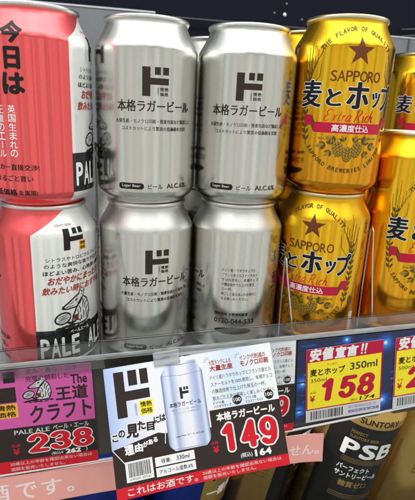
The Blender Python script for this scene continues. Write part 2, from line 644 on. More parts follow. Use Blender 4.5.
    def arc_text(self, part, mat, s, cx, cy, R, a0, a1, h, bold=0.0, layer=1, below=False, wk=0.75):
        """letters along a circle from angle a0 to a1 (degrees from straight up, clockwise positive)"""
        n = len(s)
        for i, ch in enumerate(s):
            if ch == ' ':
                continue
            t = math.radians(a0 + (a1 - a0) * (i + 0.5) / n)
            vs_, fs_, (a, b, c, d) = text2d(ch, 0.0, 0, 1.0, 2)
            w = min(h * wk, (b - a) / max(1e-6, d - c) * h) if ch not in '.' else h * .2
            sx, sy = w / max(1e-6, b - a), (h if ch != '.' else h * .2) / max(1e-6, d - c)
            if below:
                px, py, r = cx + R * math.sin(t), cy - R * math.cos(t), t
            else:
                px, py, r = cx + R * math.sin(t), cy + R * math.cos(t), -t
            for kk, (dx, dy) in enumerate(((-.16, -.1), (.16, -.1), (.16, .1), (-.16, .1))):
                out = []
                for (x, y) in vs_:
                    u, v = (x - (a + b) / 2) * sx + dx, (y - c) * sy + dy
                    out.append((px + u * math.cos(r) - v * math.sin(r), py + u * math.sin(r) + v * math.cos(r)))
                self.add(part, mat, layer + kk * .05, out, fs_)

    def barcode(self, part, mat, x0, x1, y0, y1, layer=1.2, n=34, tilt=0.0):
        rnd = random.Random(int(x0 * 13 + 99))
        x = x0
        while x < x1:
            w = rnd.choice((0.25, 0.25, 0.5, 0.75)) * (x1 - x0) / 22
            if x + w > x1:
                break
            self.rect(part, mat, x, x + w, y0 + (x - x0) * tilt, y1 + (x - x0) * tilt, layer)
            x += w + rnd.choice((0.25, 0.4, 0.6)) * (x1 - x0) / 22

    def flat(self, parent, step=0.06, bend=None):
        for (part, _, _), d in self.parts.items():
            me = pydata(part, [(v[0], v[1], v[2] * step) for v in d['v']], d['f'])
            if bend:
                bend_mesh(me, bend)
            mesh_obj(part, me, d['mat'], parent)

    def wrapped(self, R, prof, step=0.07, zmap=None):
        """sheet wrapped round a can: u = arc length at R, v = height; returns [(part, mat, mesh)]"""
        res = []
        for (part, _, _), d in self.parts.items():
            bm = bmesh.new()
            vv = [bm.verts.new((v[0], v[1], v[2])) for v in d['v']]
            for f in d['f']:
                try:
                    bm.faces.new([vv[i] for i in f])
                except ValueError:
                    pass
            lo = min(v[0] for v in d['v'])
            hi = max(v[0] for v in d['v'])
            k = math.floor(lo / 2.5) + 1
            while k * 2.5 < hi:
                bmesh.ops.bisect_plane(bm, geom=bm.verts[:] + bm.edges[:] + bm.faces[:], dist=1e-5,
                                       plane_co=(k * 2.5, 0, 0), plane_no=(1, 0, 0))
                k += 1
            top = max(v[1] for v in d['v'])
            if (zmap(top) if zmap else top) > prof['SH']:
                k = math.floor(min(v[1] for v in d['v']) / 2.0) + 1
                while k * 2.0 < top:
                    bmesh.ops.bisect_plane(bm, geom=bm.verts[:] + bm.edges[:] + bm.faces[:], dist=1e-5,
                                           plane_co=(0, k * 2.0, 0), plane_no=(0, 1, 0))
                    k += 1
            for v in bm.verts:
                u, z, l = v.co
                if zmap:
                    z = zmap(z)
                th = u / R
                r = prof['r'](z) + 0.09 + l * step
                v.co = (r * math.sin(th) * MM, -r * math.cos(th) * MM, z * MM)
            me = bpy.data.meshes.new(part)
            bm.to_mesh(me)
            bm.free()
            me.materials.append(d['mat'])
            res.append((part, me))
        return res


# ------------------------------------------------------------------ cans
R = 35.2


def profile(H):
    SH = H - 20.5
    low = [(0.8, 22.5), (0.0, 24.3), (0.7, 26.2), (2.2, 27.8), (4.5, 30.2), (7.0, 33.1), (9.0, 34.5), (11.5, R)]
    k = (R - 27.62) / 7.35
    up = [(SH + a, R - b * k) for a, b in ((0, 0), (1.6, .25), (3.4, .95), (5.6, 2.1), (8.2, 3.6), (11, 5.1), (13.6, 6.4), (15.4, 7.1), (16.6, 7.35), (17.4, 7.2))]
    wall = [(11.5 + (SH - 11.5) * i / 8, R) for i in range(1, 8)]
    full = low + wall + up

    def r(z):
        for (za, ra), (zb, rb) in zip(full[1:], full[2:]):
            if za <= z <= zb:
                return ra + (rb - ra) * (z - za) / max(1e-6, zb - za)
        return R if z < SH else R - 7.2 * k
    return {'H': H, 'SH': SH, 'body': full, 'r': r,
            'lid': [(a, b * 1.02) for a, b in ((H - 3.4, 27.05), (H - 2.8, 27.7), (H - 1.8, 28.25), (H - 0.8, 28.2), (H - 0.2, 27.7), (H, 27.1), (H - 0.3, 26.5),
                    (H - 1.6, 26.0), (H - 6.6, 24.7), (H - 7.3, 23.9), (H - 6.9, 23.2), (H - 6.0, 22.7), (H - 5.8, 22.0), (H - 5.9, 0.01))]}


def lathe(name, pts, seg=112, close=None):
    vs_, fs_ = [], []
    for (z, r) in pts:
        for k in range(seg):
            q = 2 * math.pi * k / seg
            vs_.append((r * math.sin(q), -r * math.cos(q), z))
    for i in range(len(pts) - 1):
        for k in range(seg):
            fs_.append((i * seg + k, i * seg + (k + 1) % seg, (i + 1) * seg + (k + 1) % seg, (i + 1) * seg + k))
    return pydata(name, vs_, fs_, True)


def tab_mesh(H):
    bm = bmesh.new()
    vs_ = []
    for i in range(20):
        q = 2 * math.pi * i / 20
        vs_.append(bm.verts.new((7.0 * math.cos(q) * (1.0 if math.sin(q) > 0 else 0.85) * MM, (1.0 + 11.5 * math.sin(q)) * MM, (H - 5.2) * MM)))
    f = bm.faces.new(vs_)
    r = bmesh.ops.extrude_face_region(bm, geom=[f])
    for v in [e for e in r['geom'] if isinstance(e, bmesh.types.BMVert)]:
        v.co.z += 1.1 * MM
    me = bpy.data.meshes.new("pull_tab")
    bm.normal_update()
    bm.to_mesh(me)
    bm.free()
    return me


P350 = profile(122.0)
P500 = profile(168.0)
BODY = {}


def can_parts(prof, body_mat, lid_mat, prints):
    """list of (name, mesh, parent part index or None)"""
    key = (prof['H'], body_mat.name)
    if key not in BODY:
        dome = [(9.0, 0.01), (8.0, 10), (5.0, 18), (1.5, 21.8)]
        b = lathe("body", dome + prof['body'])
        b.materials.append(body_mat)
        l = lathe("lid", prof['lid'])
        l.materials.append(lid_mat)
        t = tab_mesh(prof['H'])
        t.materials.append(lid_mat)
        BODY[key] = (b, l, t)
    b, l, t = BODY[key]
    return [("body", b, None), ("lid", l, None), ("pull_tab", t, 1)] + [(n, m, 0) for n, m in prints]


def place_can(name, parts, loc, rot_deg, label, group, tilt=None, lean=0.0, prints=True):
    root = empty(name, loc=loc)
    if tilt:
        root.rotation_euler = (Matrix.Rotation(lean, 4, 'Y') @ Matrix.Rotation(tilt, 4, 'X')).to_euler()
    made = []
    for (n, me, par) in parts:
        if not prints and par == 0:
            made.append(None)
            continue
        ob = bpy.data.objects.new(n, me)
        COL.objects.link(ob)
        ob.parent = root if par is None else made[par]
        if par is None:
            ob.rotation_euler = (0, 0, math.radians(rot_deg))
        made.append(ob)
    tag(root, label, "beer can", group)
    return root


def do_logo(p, part, mat, x0, y0, w, h, layer=1):
    """the bold block letter with two ticks"""
    sx, sy = w / 100.0, h / 100.0

    def r(a, b, c, d):
        p.rect(part, mat, x0 + a * sx, x0 + b * sx, y0 + c * sy, y0 + d * sy, layer)
    r(0, 30, 0, 100)
    r(30, 100, 40, 63)
    r(46, 68, 74, 100)
    r(77, 100, 74, 100)


# ---- silver lager can print
def silver_print():
    p = Print()
    for c in (0.0, math.pi * R):
        p.new()
        do_logo(p, "logo", K_BROWNBLACK, c - 9.0, 73.0, 17.2, 17.6)
        # small two-row seal under the bar
        for i in range(2):
            for j in range(2):
                p.text("seal", K_BROWNBLACK, "情熱価格"[i * 2 + j], c + 2.4 + j * 3.0, c + 5.0 + j * 3.0, 76.2 - i * 2.9, 78.6 - i * 2.9, 0.02, layer=1)
        p.text("seal", K_BROWNBLACK, "ド情熱", c + 0.6, c + 1.6, 73.2, 78.6, 0.0)
        p.text("product_name", K_BROWNBLACK, "本格ラガービール", c - 25.6, c + 25.6, 63.3, 70.6, 0.016)
        p.text("fine_print", K_BROWNBLACK, "大量生産・モノクロ印刷・簡素包装など徹底した", c - 27.0, c + 27.0, 56.2, 58.9, 0.008, res=2)
        p.text("fine_print", K_BROWNBLACK, "コストカットにより驚異の低価格を実現", c - 22.5, c + 22.5, 51.6, 54.3, 0.008, res=2)
        # bottom line
        pill = []
        for i in range(24):
            q = 2 * math.pi * i / 24
            pill.append((c - 16.2 + 6.8 * (1 if math.cos(q) > 0 else -1) + 1.9 * math.cos(q), 15.2 + 2.1 * math.sin(q)))
        p.poly("badge", K_BLACK, pill, 0.6)
        p.text("badge_text", K_PALEGREY, "Lager Beer", c - 22.6, c - 9.8, 14.1, 16.5, 0.012, layer=1.4)
        p.text("product_line", K_BROWNBLACK, "ビール", c - 4.8, c + 5.2, 13.6, 16.8, 0.01)
        p.text("product_line", K_BROWNBLACK, "ALC.6%", c + 8.2, c + 24.5, 13.7, 17.0, 0.012)
        # side panel
        p.new()
        b = c + math.pi * R / 2
        lines = ["ドイツ産ハラタウホップと", "フランス産ピルスナーモルト", "を100%使用し、本場チェコ", "の醸造技術で仕上げた珠玉", "の一杯。", "喉ごしと旨みあふれる味わい", "をお楽しみください。"]
        for i, t in enumerate(lines):
            wd = 27.0 * len(t) / 13.0
            p.text("story_text", K_BROWNBLACK, t, b - 14, b - 14 + min(27.5, wd), 73.0 - i * 3.75, 75.6 - i * 3.75, 0.006, res=2)
        p.text("story_text", K_BROWNBLACK, "情熱価格 お客様相談室", b - 18.5, b + 7.5, 37.8, 40.4, 0.02, res=2)
        p.text("story_text", K_BROWNBLACK, "0120-044-533", b - 18.5, b + 12.5, 31.4, 35.4, 0.016)
        pts = []
        for i in range(28):
            q = 2 * math.pi * i / 28
            pts.append((b - 3.5 + 14.5 * math.cos(q), 25.2 + 2.7 * math.sin(q)))
        p.poly("seal_oval", K_BLACK, pts, 0.6)
    return p.wrapped(R, P350)


def wolf(p, cx, cy, s):
    """ink drawing of a long-muzzled animal lifting a round cup over rough ground"""
    def q(pts):
        return [(cx + x * s, cy + y * s) for x, y in pts]

    def fan(part, mat, mid, pts, layer):
        n = len(pts)
        p.add(part, mat, layer, q(pts + [mid]), [(i, (i + 1) % n, n) for i in range(n)])
    # trunk with back and shoulder, then neck and head
    trunk = [(-1.5, -6.5), (4, -7.6), (9, -6.6), (11, -2), (10.6, 3), (9, 7), (6.5, 9), (3.5, 6), (1.5, 2.5), (-0.5, -1.5)]
    head = [(6.8, 9.4), (7.6, 13.2), (5.9, 11.6), (4.3, 13.6), (3.6, 11.2), (0.6, 9.6), (-3.6, 6.6), (-6.4, 4.9), (-6.6, 3.7), (-4.6, 3.3), (-1.6, 3.4), (1.4, 3.6), (4.0, 5.2)]
    fan("illustration_paper", K_PALEGREY, (5, 0), trunk, 0.6)
    fan("illustration_paper", K_PALEGREY, (3.2, 7.4), head, 0.75)
    p.stroke("illustration", K_BLACK, q(trunk[4:] + trunk[:5]), 0.9 * s, 1.2)
    p.stroke("illustration", K_BLACK, q(head + [head[0]]), 0.8 * s, 1.25)
    for pts, w in (([(1.2, 8.3), (2.8, 8.1)], .9), ([(-6.3, 3.9), (-3.4, 4.6), (0, 4.6)], .55), ([(4.6, 8.6), (6.0, 7.2), (6.2, 5.0)], .6), ([(5.4, 10.9), (5.9, 9.6)], .8), ([(2, 6.4), (3.4, 5.4)], .5),
                   ([(9.4, 5.4), (7.6, 3.6), (7.2, 1.0)], .8), ([(10.4, 2.4), (8.6, 0.6), (8.2, -2)], .8), ([(10.4, -1.6), (8.8, -3), (8.6, -5.4)], .8), ([(7.6, 6.8), (6.2, 4.6), (5.8, 2)], .7),
                   ([(3.2, 3.8), (4.4, 1.4), (4.2, -1)], .7), ([(6.4, 0.4), (6.8, -2.4), (6.2, -5.4)], .7), ([(2.2, 1.6), (3.0, -0.8), (2.4, -3)], .6), ([(4.6, -2.2), (4.8, -4.4), (3.6, -6.4)], .8),
                   ([(-3, 5.9), (-1.2, 6.4), (0.4, 7.4)], .45), ([(1.6, 9.2), (3.0, 10.2)], .5), ([(0.2, -5.0), (2.2, -4.6), (3.8, -5.2)], .9), ([(-0.2, -2.4), (1.4, -3.2)], .8), ([(9.6, -4.2), (10.2, -6)], .9)):
        p.stroke("illustration", K_BLACK, q(pts), w * s, 1.3)
    p.ellipse("illustration", K_BLACK, cx + 1.6 * s, cy + 7.7 * s, 0.75 * s, 0.5 * s, 1.35, 0.4, 8)
    p.ellipse("illustration", K_BLACK, cx - 6.2 * s, cy + 4.5 * s, 0.85 * s, 0.65 * s, 1.35, 0, 8)
    p.ellipse("illustration_cup", K_PALEGREY, cx - 6.6 * s, cy - 2 * s, 4.4 * s, 3.4 * s, 1.4, 0.3)
    ring = [(cx - 6.6 * s + 4.4 * s * math.cos(i * .3307), cy - 2 * s + 3.4 * s * math.sin(i * .3307 + .2)) for i in range(20)]
    p.stroke("illustration", K_BLACK, ring, 0.9 * s, 1.7)
    p.ellipse("illustration", K_GREY, cx - 6.8 * s, cy - 3.2 * s, 3.2 * s, 1.3 * s, 1.6, 0.25)
    for k in range(3):
        p.stroke("illustration", K_BLACK, q([(-10.2 + k, -1.2 - k * .9), (-6.6, -0.4 - k * .9), (-3.2, 0.6 - k * 1.1)]), 0.45 * s, 1.8)
    p.stroke("illustration", K_BLACK, q([(-4.4, -4.8), (-2, -5.8), (1.0, -5.0)]), 1.6 * s, 1.5)
    p.rect("illustration_accent", K_STAR, cx - 0.2 * s, cx + 2.8 * s, cy - 4.4 * s, cy - 1.2 * s, 1.15)
    rnd = random.Random(5)
    for i in range(40):
        x = -11 + 21 * rnd.random()
        y = -10.2 + 3.6 * rnd.random() * (1 - abs(x) / 15) + abs(x - 2) * 0.12
        L = 1.6 + 3.0 * rnd.random()
        p.stroke("illustration", K_BLACK, q([(x, y), (x + L * .5, y + .5 * rnd.random()), (x + L, y - .1 + .3 * rnd.random())]), (0.4 + .55 * rnd.random()) * s, 1.9)


# ---- coral craft can print
def coral_print():
    p = Print()
    D = R * math.pi / 180.0
    for i, ch in enumerate("今日は"):
        z1 = (110.5, 96.4, 82.4)[i]
        wd = (13.6, 9.6, 13.4)[i]
        p.text("headline", K_BLACK, ch, -14.0 * D - wd / 2, -14.0 * D + wd / 2, z1 - 12.4, z1, 0.048)
    for i, ch in enumerate("英国生まれの"):
        p.text("headline_small", K_WHITE, ch, -10.9 - 2.3, -10.9 + 2.3, 64.0 - 5.2 * i - 4.6, 64.0 - 5.2 * i, 0.014)
    p.rect("headline_small", K_WHITE, -18.75, -18.05, 63.6 - 5.2 * 4 - 4.5, 63.6 - 5.2 * 4 - 0.3, 1.0)
    for i, ch in enumerate("王道のエ ル"):
        if ch != " ":
            p.text("headline_small", K_WHITE, ch, -18.4 - 2.3, -18.4 + 2.3, 63.6 - 5.2 * i - 4.6, 63.6 - 5.2 * i, 0.014)
    p.text("slogan", K_BLACK, "メーカー直接交渉!", -30.0, 3.4, 25.4, 29.2, 0.014)
    p.text("slogan", K_BLACK, "まるごと買い", -24.5, -0.5, 18.4, 22.2, 0.010)
    p.text("slogan", K_BLACK, "低価格", -26.0, -11.0, 9.4, 13.6, 0.020)
    p.text("slogan", K_BLACK, "を実現!", -9.8, 1.8, 9.8, 13.2, 0.014)
    # white panel
    p.text("headline_cap", K_BRICK, "CRAFT BEER", 41.0, 54.0, 108.6, 110.2, 0.006)
    do_logo(p, "logo", K_BLACK, 75 * D, 92.8, 15.0, 14.4)
    p.rect("seal", K_ORANGE, 94.0 * D, 103.0 * D, 91.4, 98.0, 0.8)
    for i in range(2):
        p.text("seal_text", K_BLACK, ("情熱", "価格")[i], 94.7 * D, 102.3 * D, 94.9 - 3.1 * i, 97.5 - 3.1 * i, 0.02, layer=1.6)
    L = [("シトラスやトロピカルフルーツ", 55, 132, 85.6, 88.4, .004), ("のような爽快な香りが広がり", 53, 134, 81.2, 84.3, .008), ("ほどよい苦み、心地良い風味", 51.5, 136, 76.2, 79.6, .02)]
    for t, a, b, z0, z1, bo in L:
        p.text("panel_text", K_BLACK, t, a * D, b * D, z0, z1, bo, res=2)
    p.text("panel_slogan", K_BRICK, "おだやかにまったり", 56 * D, 128 * D, 69.4, 74.9, 0.026, 0.25)
    p.text("panel_slogan", K_BRICK, "飲みたい時におすすめ", 49.5 * D, 132 * D, 62.4, 67.9, 0.022, 0.25)
    wolf(p, 83.5 * D, 46.4, 1.22)
    p.text("panel_foot", K_WHITE, "ペールエール", 78 * D, 104 * D, 31.4, 34.2, 0.012)
    for i, ch in enumerate("PALE ALE"):
        if ch != ' ':
            p.text("panel_name", K_WHITE, ch, (44.5 + 11.6 * i) * D, (44.5 + 11.6 * i + 10.0) * D, 14.8, 30.0, 0.030)
    p.text("panel_foot", K_WHITE, "ビール", 80 * D, 90 * D, 11.8, 13.8, 0.01)
    return p.wrapped(R, P350)


# ---- gold can print
def gold_print(prof, zmap=None):
    p = Print()
    p.arc_text("motto", K_OLIVE, "THE FLAVOR OF QUALITY", -0.5, 84.0, 27.2, -58, 58, 3.1, 0.012)
    st = []
    for i in range(10):
        q = math.pi * i / 5
        r = 9.6 if i % 2 == 0 else 3.75
        st.append((1.2 + r * math.sin(q), 98.3 + r * math.cos(q)))
    p.add("star_emblem", K_STAR, 1.0, st + [(1.2, 98.3)], [(i, (i + 1) % 10, 10) for i in range(10)])
    x = -17.0
    for ch, w in zip("SAPPORO", (4.2, 5.4, 4.4, 4.4, 5.4, 4.6, 5.4)):
        p.text("maker_name", K_STAR, ch, x, x + w, 79.2, 86.2, 0.010)
        x += w + 0.25
    glyphs = (("麦", -37.2, -21.5, 61.5, 80.5), ("と", -18.5, -8.0, 62.8, 75.0), ("ホ", -5.0, 11.0, 61.2, 80.0), ("ッ", 13.2, 21.4, 62.6, 74.0), ("プ", 21.6, 33.5, 60.8, 79.5))
    for ch, a, b, c, d in glyphs:
        p.text("brush_title_edge", K_WHITE, ch, a, b, c, d, 0.052, layer=0.7, grow=0.42, thin=0.35)
        p.text("brush_title", K_NAVY, ch, a, b, c, d, 0.052, layer=2.2, thin=0.35)
    p.script("script_line", K_RED, "Extra Rich", -19.0, 16.5, 53.4, 61.2, 0.62, layer=2.6)
    D = R * math.pi / 180.0
    # ribbon
    p.rect("ribbon", K_CRIMSON, -25.0, 25.5, 45.4, 52.4, 1.2)
    p.new().rect("ribbon", K_CRIMSON, -33.0, -27.5, 50.0, 57.0, 0.8)
    p.new().rect("ribbon", K_CRIMSON, 27.5, 33.0, 50.0, 57.0, 0.8)
    p.poly("ribbon_fold", K_STAR, [(-27.5, 50.0), (-25.0, 45.4), (-25.0, 52.4), (-27.5, 57.0)], 1.0)
    p.new().poly("ribbon_fold", K_STAR, [(25.5, 45.4), (27.5, 50.0), (27.5, 57.0), (25.5, 52.4)], 1.0)
    p.text("ribbon_text", K_WHITE, "高濃度仕込", -12.5, 14.0, 46.4, 51.4, 0.020, layer=2.0)
    p.text("fine_print", K_OLIVE, "Rich in aroma, rich in taste", -21, -3, 40.6, 42.4, 0.0, 0.2, res=2)
    p.text("fine_print", K_OLIVE, "brewed with care and skill", 6, 22, 41.6, 43.2, 0.0, 0.2, res=2)
    p.new()
    # hop cones and leaves
    rnd = random.Random(3)
    K_HOP = plain("print_hop_tone", (0.42, 0.25, 0.025), 0.4, 0.5)
    for (lx, ly, a, L) in ((-9, 39, 2.5, 9), (-15, 37, 3.3, 8), (-3, 40, 1.9, 6), (4, 40, 1.2, 6), (10, 39.5, 0.6, 9), (16, 37.5, -0.2, 8), (-11, 33, 3.9, 7), (12, 33, -0.8, 7)):
        for sgn in (-1, 0, 1):
            b = a + sgn * 0.62
            l = L * (1.0 if sgn == 0 else 0.72)
            c_, s_ = math.cos(b), math.sin(b) * 0.8
            pts = [(lx, ly)]
            for (t, o) in ((.25, .20), (.55, .24), (.8, .14), (1.0, 0), (.8, -.14), (.55, -.24), (.25, -.20)):
                pts.append((lx + l * t * c_ - l * o * s_, ly + l * t * s_ + l * o * c_))
            p.poly("hop_leaves", K_OLIVE if sgn else K_HOP, pts, 0.8 + 0.1 * sgn)
            p.stroke("hop_veins", K_OLIVE, [(lx, ly), (lx + l * .9 * c_, ly + l * .9 * s_)], 0.3, 1.2)
    for (hx, hy, sc, rot) in ((-6.8, 35.0, 1.05, .25), (6.8, 35.0, 1.05, -.25), (0.2, 31.6, 1.0, 0)):
        p.ellipse("hop_cones", K_HOP, hx, hy, 4.0 * sc, 5.2 * sc, 1.4, rot, 18)
        for i in range(5):
            yy = 3.6 - 1.9 * i
            wd = 3.6 * math.sqrt(max(0.05, 1 - (yy / 5.4) ** 2))
            for j in (-1, 0, 1):
                cx_, cy_ = j * wd * .62, yy - (0.7 if j == 0 else 0)
                u_, v_ = cx_ * math.cos(rot) - cy_ * math.sin(rot), cx_ * math.sin(rot) + cy_ * math.cos(rot)
                p.stroke("hop_scales", K_OLIVE, [(hx + sc * (u_ - wd * .36), hy + sc * (v_ + .8)), (hx + sc * (u_ - wd * .2), hy + sc * (v_ - .5)), (hx + sc * u_, hy + sc * (v_ - 1.0)), (hx + sc * (u_ + wd * .2), hy + sc * (v_ - .5)), (hx + sc * (u_ + wd * .36), hy + sc * (v_ + .8))], 0.5, 2.0)
    p.arc_text("maker_ring", K_OLIVE, "SAPPORO BREWERIES LIMITED", 0, 52.5, 34.0, -60, 60, 2.9, 0.014, below=True)
    # barley ears either side
    for sg in (-1, 1):
        p.new()
        pts = []
        for i in range(13):
            t = i / 12.0
            pts.append((sg * (30.5 + 5.5 * math.sin(t * 2.2) - 3 * t), 36 + 52 * t))
        p.stroke("barley", K_OLIVE, pts, 0.6, 0.5)
        for i in range(1, 12):
            x, y = pts[i]
            for s2 in (-1, 1):
                p.ellipse("barley", K_OLIVE, x + s2 * 1.5, y + 1.2, 0.8, 2.0, 0.5, -s2 * 0.5, 9)
        for i in range(9):
            a = -0.45 + 0.11 * i
            x0, y0 = pts[8 + i % 4]
            L = 24 + 6 * rnd.random()
            p.stroke("barley_awns", K_OLIVE, [(x0, y0), (x0 - sg * (L * math.sin(a) * .6 + 3), y0 + L * .5 * math.cos(a)), (x0 - sg * (L * math.sin(a) + 7 - i), y0 + L * math.cos(a) * .85)], 0.42, 0.5)
    p.ellipse("recycle_mark", K_OLIVE, 38.5, 40, 2.6, 4.0, 0.8)
    p.rect("info_panel", K_PALEGREY, 39.5, 44.0, 14, 30, 0.8)
    return p.wrapped(R, prof, zmap=zmap)


# ---- black and gold can print
def blackgold_print():
    p = Print()
    p.text("maker_name", K_BLACK, "SUNTORY", -17.5, 17.5, 99.0, 104.5, 0.02)
    for i, t in enumerate(("PERFECT", "SUNTORY BEER")):
        p.text("caption", K_GOLDINK, t, -21, -21 + (13.5, 25)[i], 86.6 - 4.8 * i, 89.8 - 4.8 * i, 0.010)
    x = -24.0
    for ch, w in zip("PSB", (14.2, 14.4, 15.0)):
        p.text("big_initials", K_WHITE, ch, x, x + w, 62.6, 79.4, 0.030)
        x += w + 1.6
    for i in range(4):
        p.rect("gold_rule", K_GOLDINK, -21, 21, 60.6 - 1.5 * i, 61.0 - 1.5 * i, 1)
    p.text("title", K_WHITE, "パーフェクト", -22, 7, 46.5, 52.0, 0.022)
    p.text("title", K_WHITE, "サントリービール", -22, 17, 38.5, 44.5, 0.022)
    p.new().text("caption", K_GOLDINK, "糖質ゼロ", -16, 10, 28, 35.0, 0.02)
    for i in range(17):
        p.text("ingredients", K_OLIVE, "原材料名:麦芽・ホップ 製造者 東京都港区"[: 14 + (i * 5) % 6], -62, -62 + 15 + (i * 7) % 4, 90 - 4.0 * i, 92.4 - 4.0 * i, 0.0, res=1)
        p.text("ingredients", K_OLIVE, "お酒は二十歳を過ぎてから のんだあとは"[: 14 + (i * 3) % 5], 46, 46 + 15 + (i * 7) % 4, 90 - 4.0 * i, 92.4 - 4.0 * i, 0.0, res=1)
    p.new()
    for i in range(3):
        p.rect("gold_rule", K_GOLDINK, -21, 21, 14.6 + 2.0 * i, 15.1 + 2.0 * i, 1)
    return p.wrapped(R, P500, zmap=lambda z: z + 46)


def blue_print():
    p = Print()
    p.text("maker_name", K_NAVY, "KIRIN", -17, 17, 49, 58, 0.03)
    p.text("title", K_WHITE, "一番搾り", -20, 20, 28, 40, 0.03)
    for i in range(4):
        p.rect("gold_rule", K_GOLDINK, -60, 60, 84 + 2.2 * i, 85.0 + 2.2 * i, 0.6)
    return p.wrapped(R, P500, zmap=lambda z: z + 37)


# ================================================================== the cabinet
def struct(name, me, mat):
    return tag(mesh_obj(name, me, mat), kind="structure")


M_SHELF = plain("shelf_steel", (0.55, 0.56, 0.57), 0.4, 0.3, noise=0.15, nscale=40)
M_GREYPANEL = plain("grey_panel_paint", (0.19, 0.20, 0.215), 0.42, 0.0, noise=0.06, nscale=25)
M_DARKWALL = plain("dark_navy_lining", (0.006, 0.007, 0.014), 0.6, 0.0, spec=0.12, noise=0.2, nscale=30)
M_LIGHTTRIM = plain("pale_trim", (0.62, 0.63, 0.64), 0.35, 0.2, noise=0.05, nscale=60)

SHF = -1.4
struct("shelf_floor", box_data(-330, 520, -44, 330, SHF - 14, SHF, 0.8), M_SHELF)
struct("lower_shelf_floor", box_data(-330, 520, -90, 330, -221, -206.5, 0.8), plain("shade_dark_floor", (0.03, 0.03, 0.032), 0.5, noise=0.2, nscale=60))  # lower floor coloured dark to stand in for the shade between the cans
struct("cabinet_back_wall", box_data(-900, 1300, 352, 360, -230, 900), M_DARKWALL)
struct("cabinet_back_panel_left", box_data(-500, 62, 331, 337, SHF, 300.5, 0.6), M_GREYPANEL)
struct("cabinet_back_panel_right", box_data(330, 900, 331, 337, SHF, 296.5, 0.6), M_GREYPANEL)
struct("back_panel_trim_left", box_data(-500, 62, 329.5, 339, 301, 303.2, 0.5), M_LIGHTTRIM)
struct("back_panel_trim_middle", box_data(62.5, 329.5, 333, 339, 298.4, 300.0, 0.4), plain("dull_trim", (0.10, 0.10, 0.12), 0.4, 0.3))
struct("back_panel_trim_right", box_data(330, 900, 329.5, 339, 297, 299.0, 0.5), M_LIGHTTRIM)
struct("back_panel_seam", box_data(330, 900, 328.6, 330.8, 226, 231, 0.4), plain("dark_seam", (0.05, 0.055, 0.06), 0.4))
struct("back_panel_post", box_data(436, 441, 327.5, 330.9, SHF, 296, 0.4), plain("post_grey", (0.17, 0.18, 0.19), 0.35, 0.3))
struct("back_panel_ledge", box_data(404, 434, 322, 330.8, 233, 240, 0.8), plain("ledge_white", (0.72, 0.74, 0.76), 0.4))


def screw(x, z, r, lab, mat):
    bm = bmesh.new()
    bmesh.ops.create_uvsphere(bm, u_segments=14, v_segments=8, radius=r * MM)
    for v in bm.verts:
        v.co.y *= 0.5
    me = bpy.data.meshes.new("screw")
    bm.to_mesh(me)
    bm.free()
    for f in me.polygons:
        f.use_smooth = True
    ob = mesh_obj("wall_screw", me, mat)
    ob.location = (x * MM, 351.5 * MM, z * MM)
    tag(ob, lab, "screw", "screw heads on the dark back wall")


screw(247.5, 317.5, 3.0, "shiny screw head on the dark back wall, brightest of the cluster", plain("bright_screw", (0.85, 0.86, 0.88), 0.12, 1.0))
screw(232.0, 318.5, 1.9, "dull screw head just left of the bright screw on back wall", plain("dull_screw", (0.18, 0.18, 0.2), 0.3, 1.0))
screw(274.0, 313.0, 1.9, "dull screw head just right of the bright screw on back wall", MATS["dull_screw"])
screw(249.0, 331.5, 1.9, "dull screw head above the bright screw on back wall", MATS["dull_screw"])
for i, (z0, z1) in enumerate(((311, 317), (301.5, 308.5))):
    ob = mesh_obj("hanging_rod", tube([(430, 345 - i * 3, z0), (520, 345 - i * 3, z1 + 3), (640, 345 - i * 3, z1 + 9)], 0.9), plain("dark_rod", (0.16, 0.16, 0.17), 0.3, 1.0))
    tag(ob, ("upper thin dark metal rod across the back wall at the right", "lower thin dark metal rod across the back wall at the right")[i], "rod", "thin rods on the back wall")

# lane trays under the gold cans
for (x0, x1, lab) in ((131.2, 200.5, "grey plastic lane tray under the stacked gold cans"), (205.5, 275.5, "grey plastic lane tray under the tall gold can")):
    t = empty("lane_tray", loc=(0, 0, 0))
    mesh_obj("tray_base", box_data(x0, x1, -40, 180, SHF + 0.2, 7.6, 0.8), M_SHELF, t)
    for k in range(5):
        xx = x0 + (x1 - x0) * (k + 0.5) / 5
        mesh_obj("glide_rib", box_data(xx - 1, xx + 1, -39, 179, 7.6, 7.95), M_LIGHTTRIM, t)
    tag(t, lab, "tray", "lane trays on the shelf")

# ================================================================== the cans on the main shelf
silver = can_parts(P350, M_SILVER, M_LID, silver_print())
coral = can_parts(P350, M_PINK, M_LID, coral_print())
gold = can_parts(P350, M_GOLD, M_GOLDLID, gold_print(P350))
gold5 = can_parts(P500, M_GOLDTALL, M_GOLDLID, gold_print(P500, lambda z: 1.05 * z + 20))
blackgold = can_parts(P500, M_BLACKGOLD, M_GOLDLID, blackgold_print())
blue = can_parts(P500, M_BLUE, M_LID, blue_print())

ST = 120.3
GC, GS, GG = "coral craft beer cans", "silver lager beer cans", "gold beer cans"
zs, zg = SHF, 8.0
place_can("beer_can", coral, (-48.2, -3.0, zs), 0, "coral pink beer can on top of its stack, with large black vertical writing", GC)
place_can("beer_can", coral, (-47.6, -3.0, zs - 0), -50, "lower coral pink beer can showing its white panel with an animal drawing", GC)
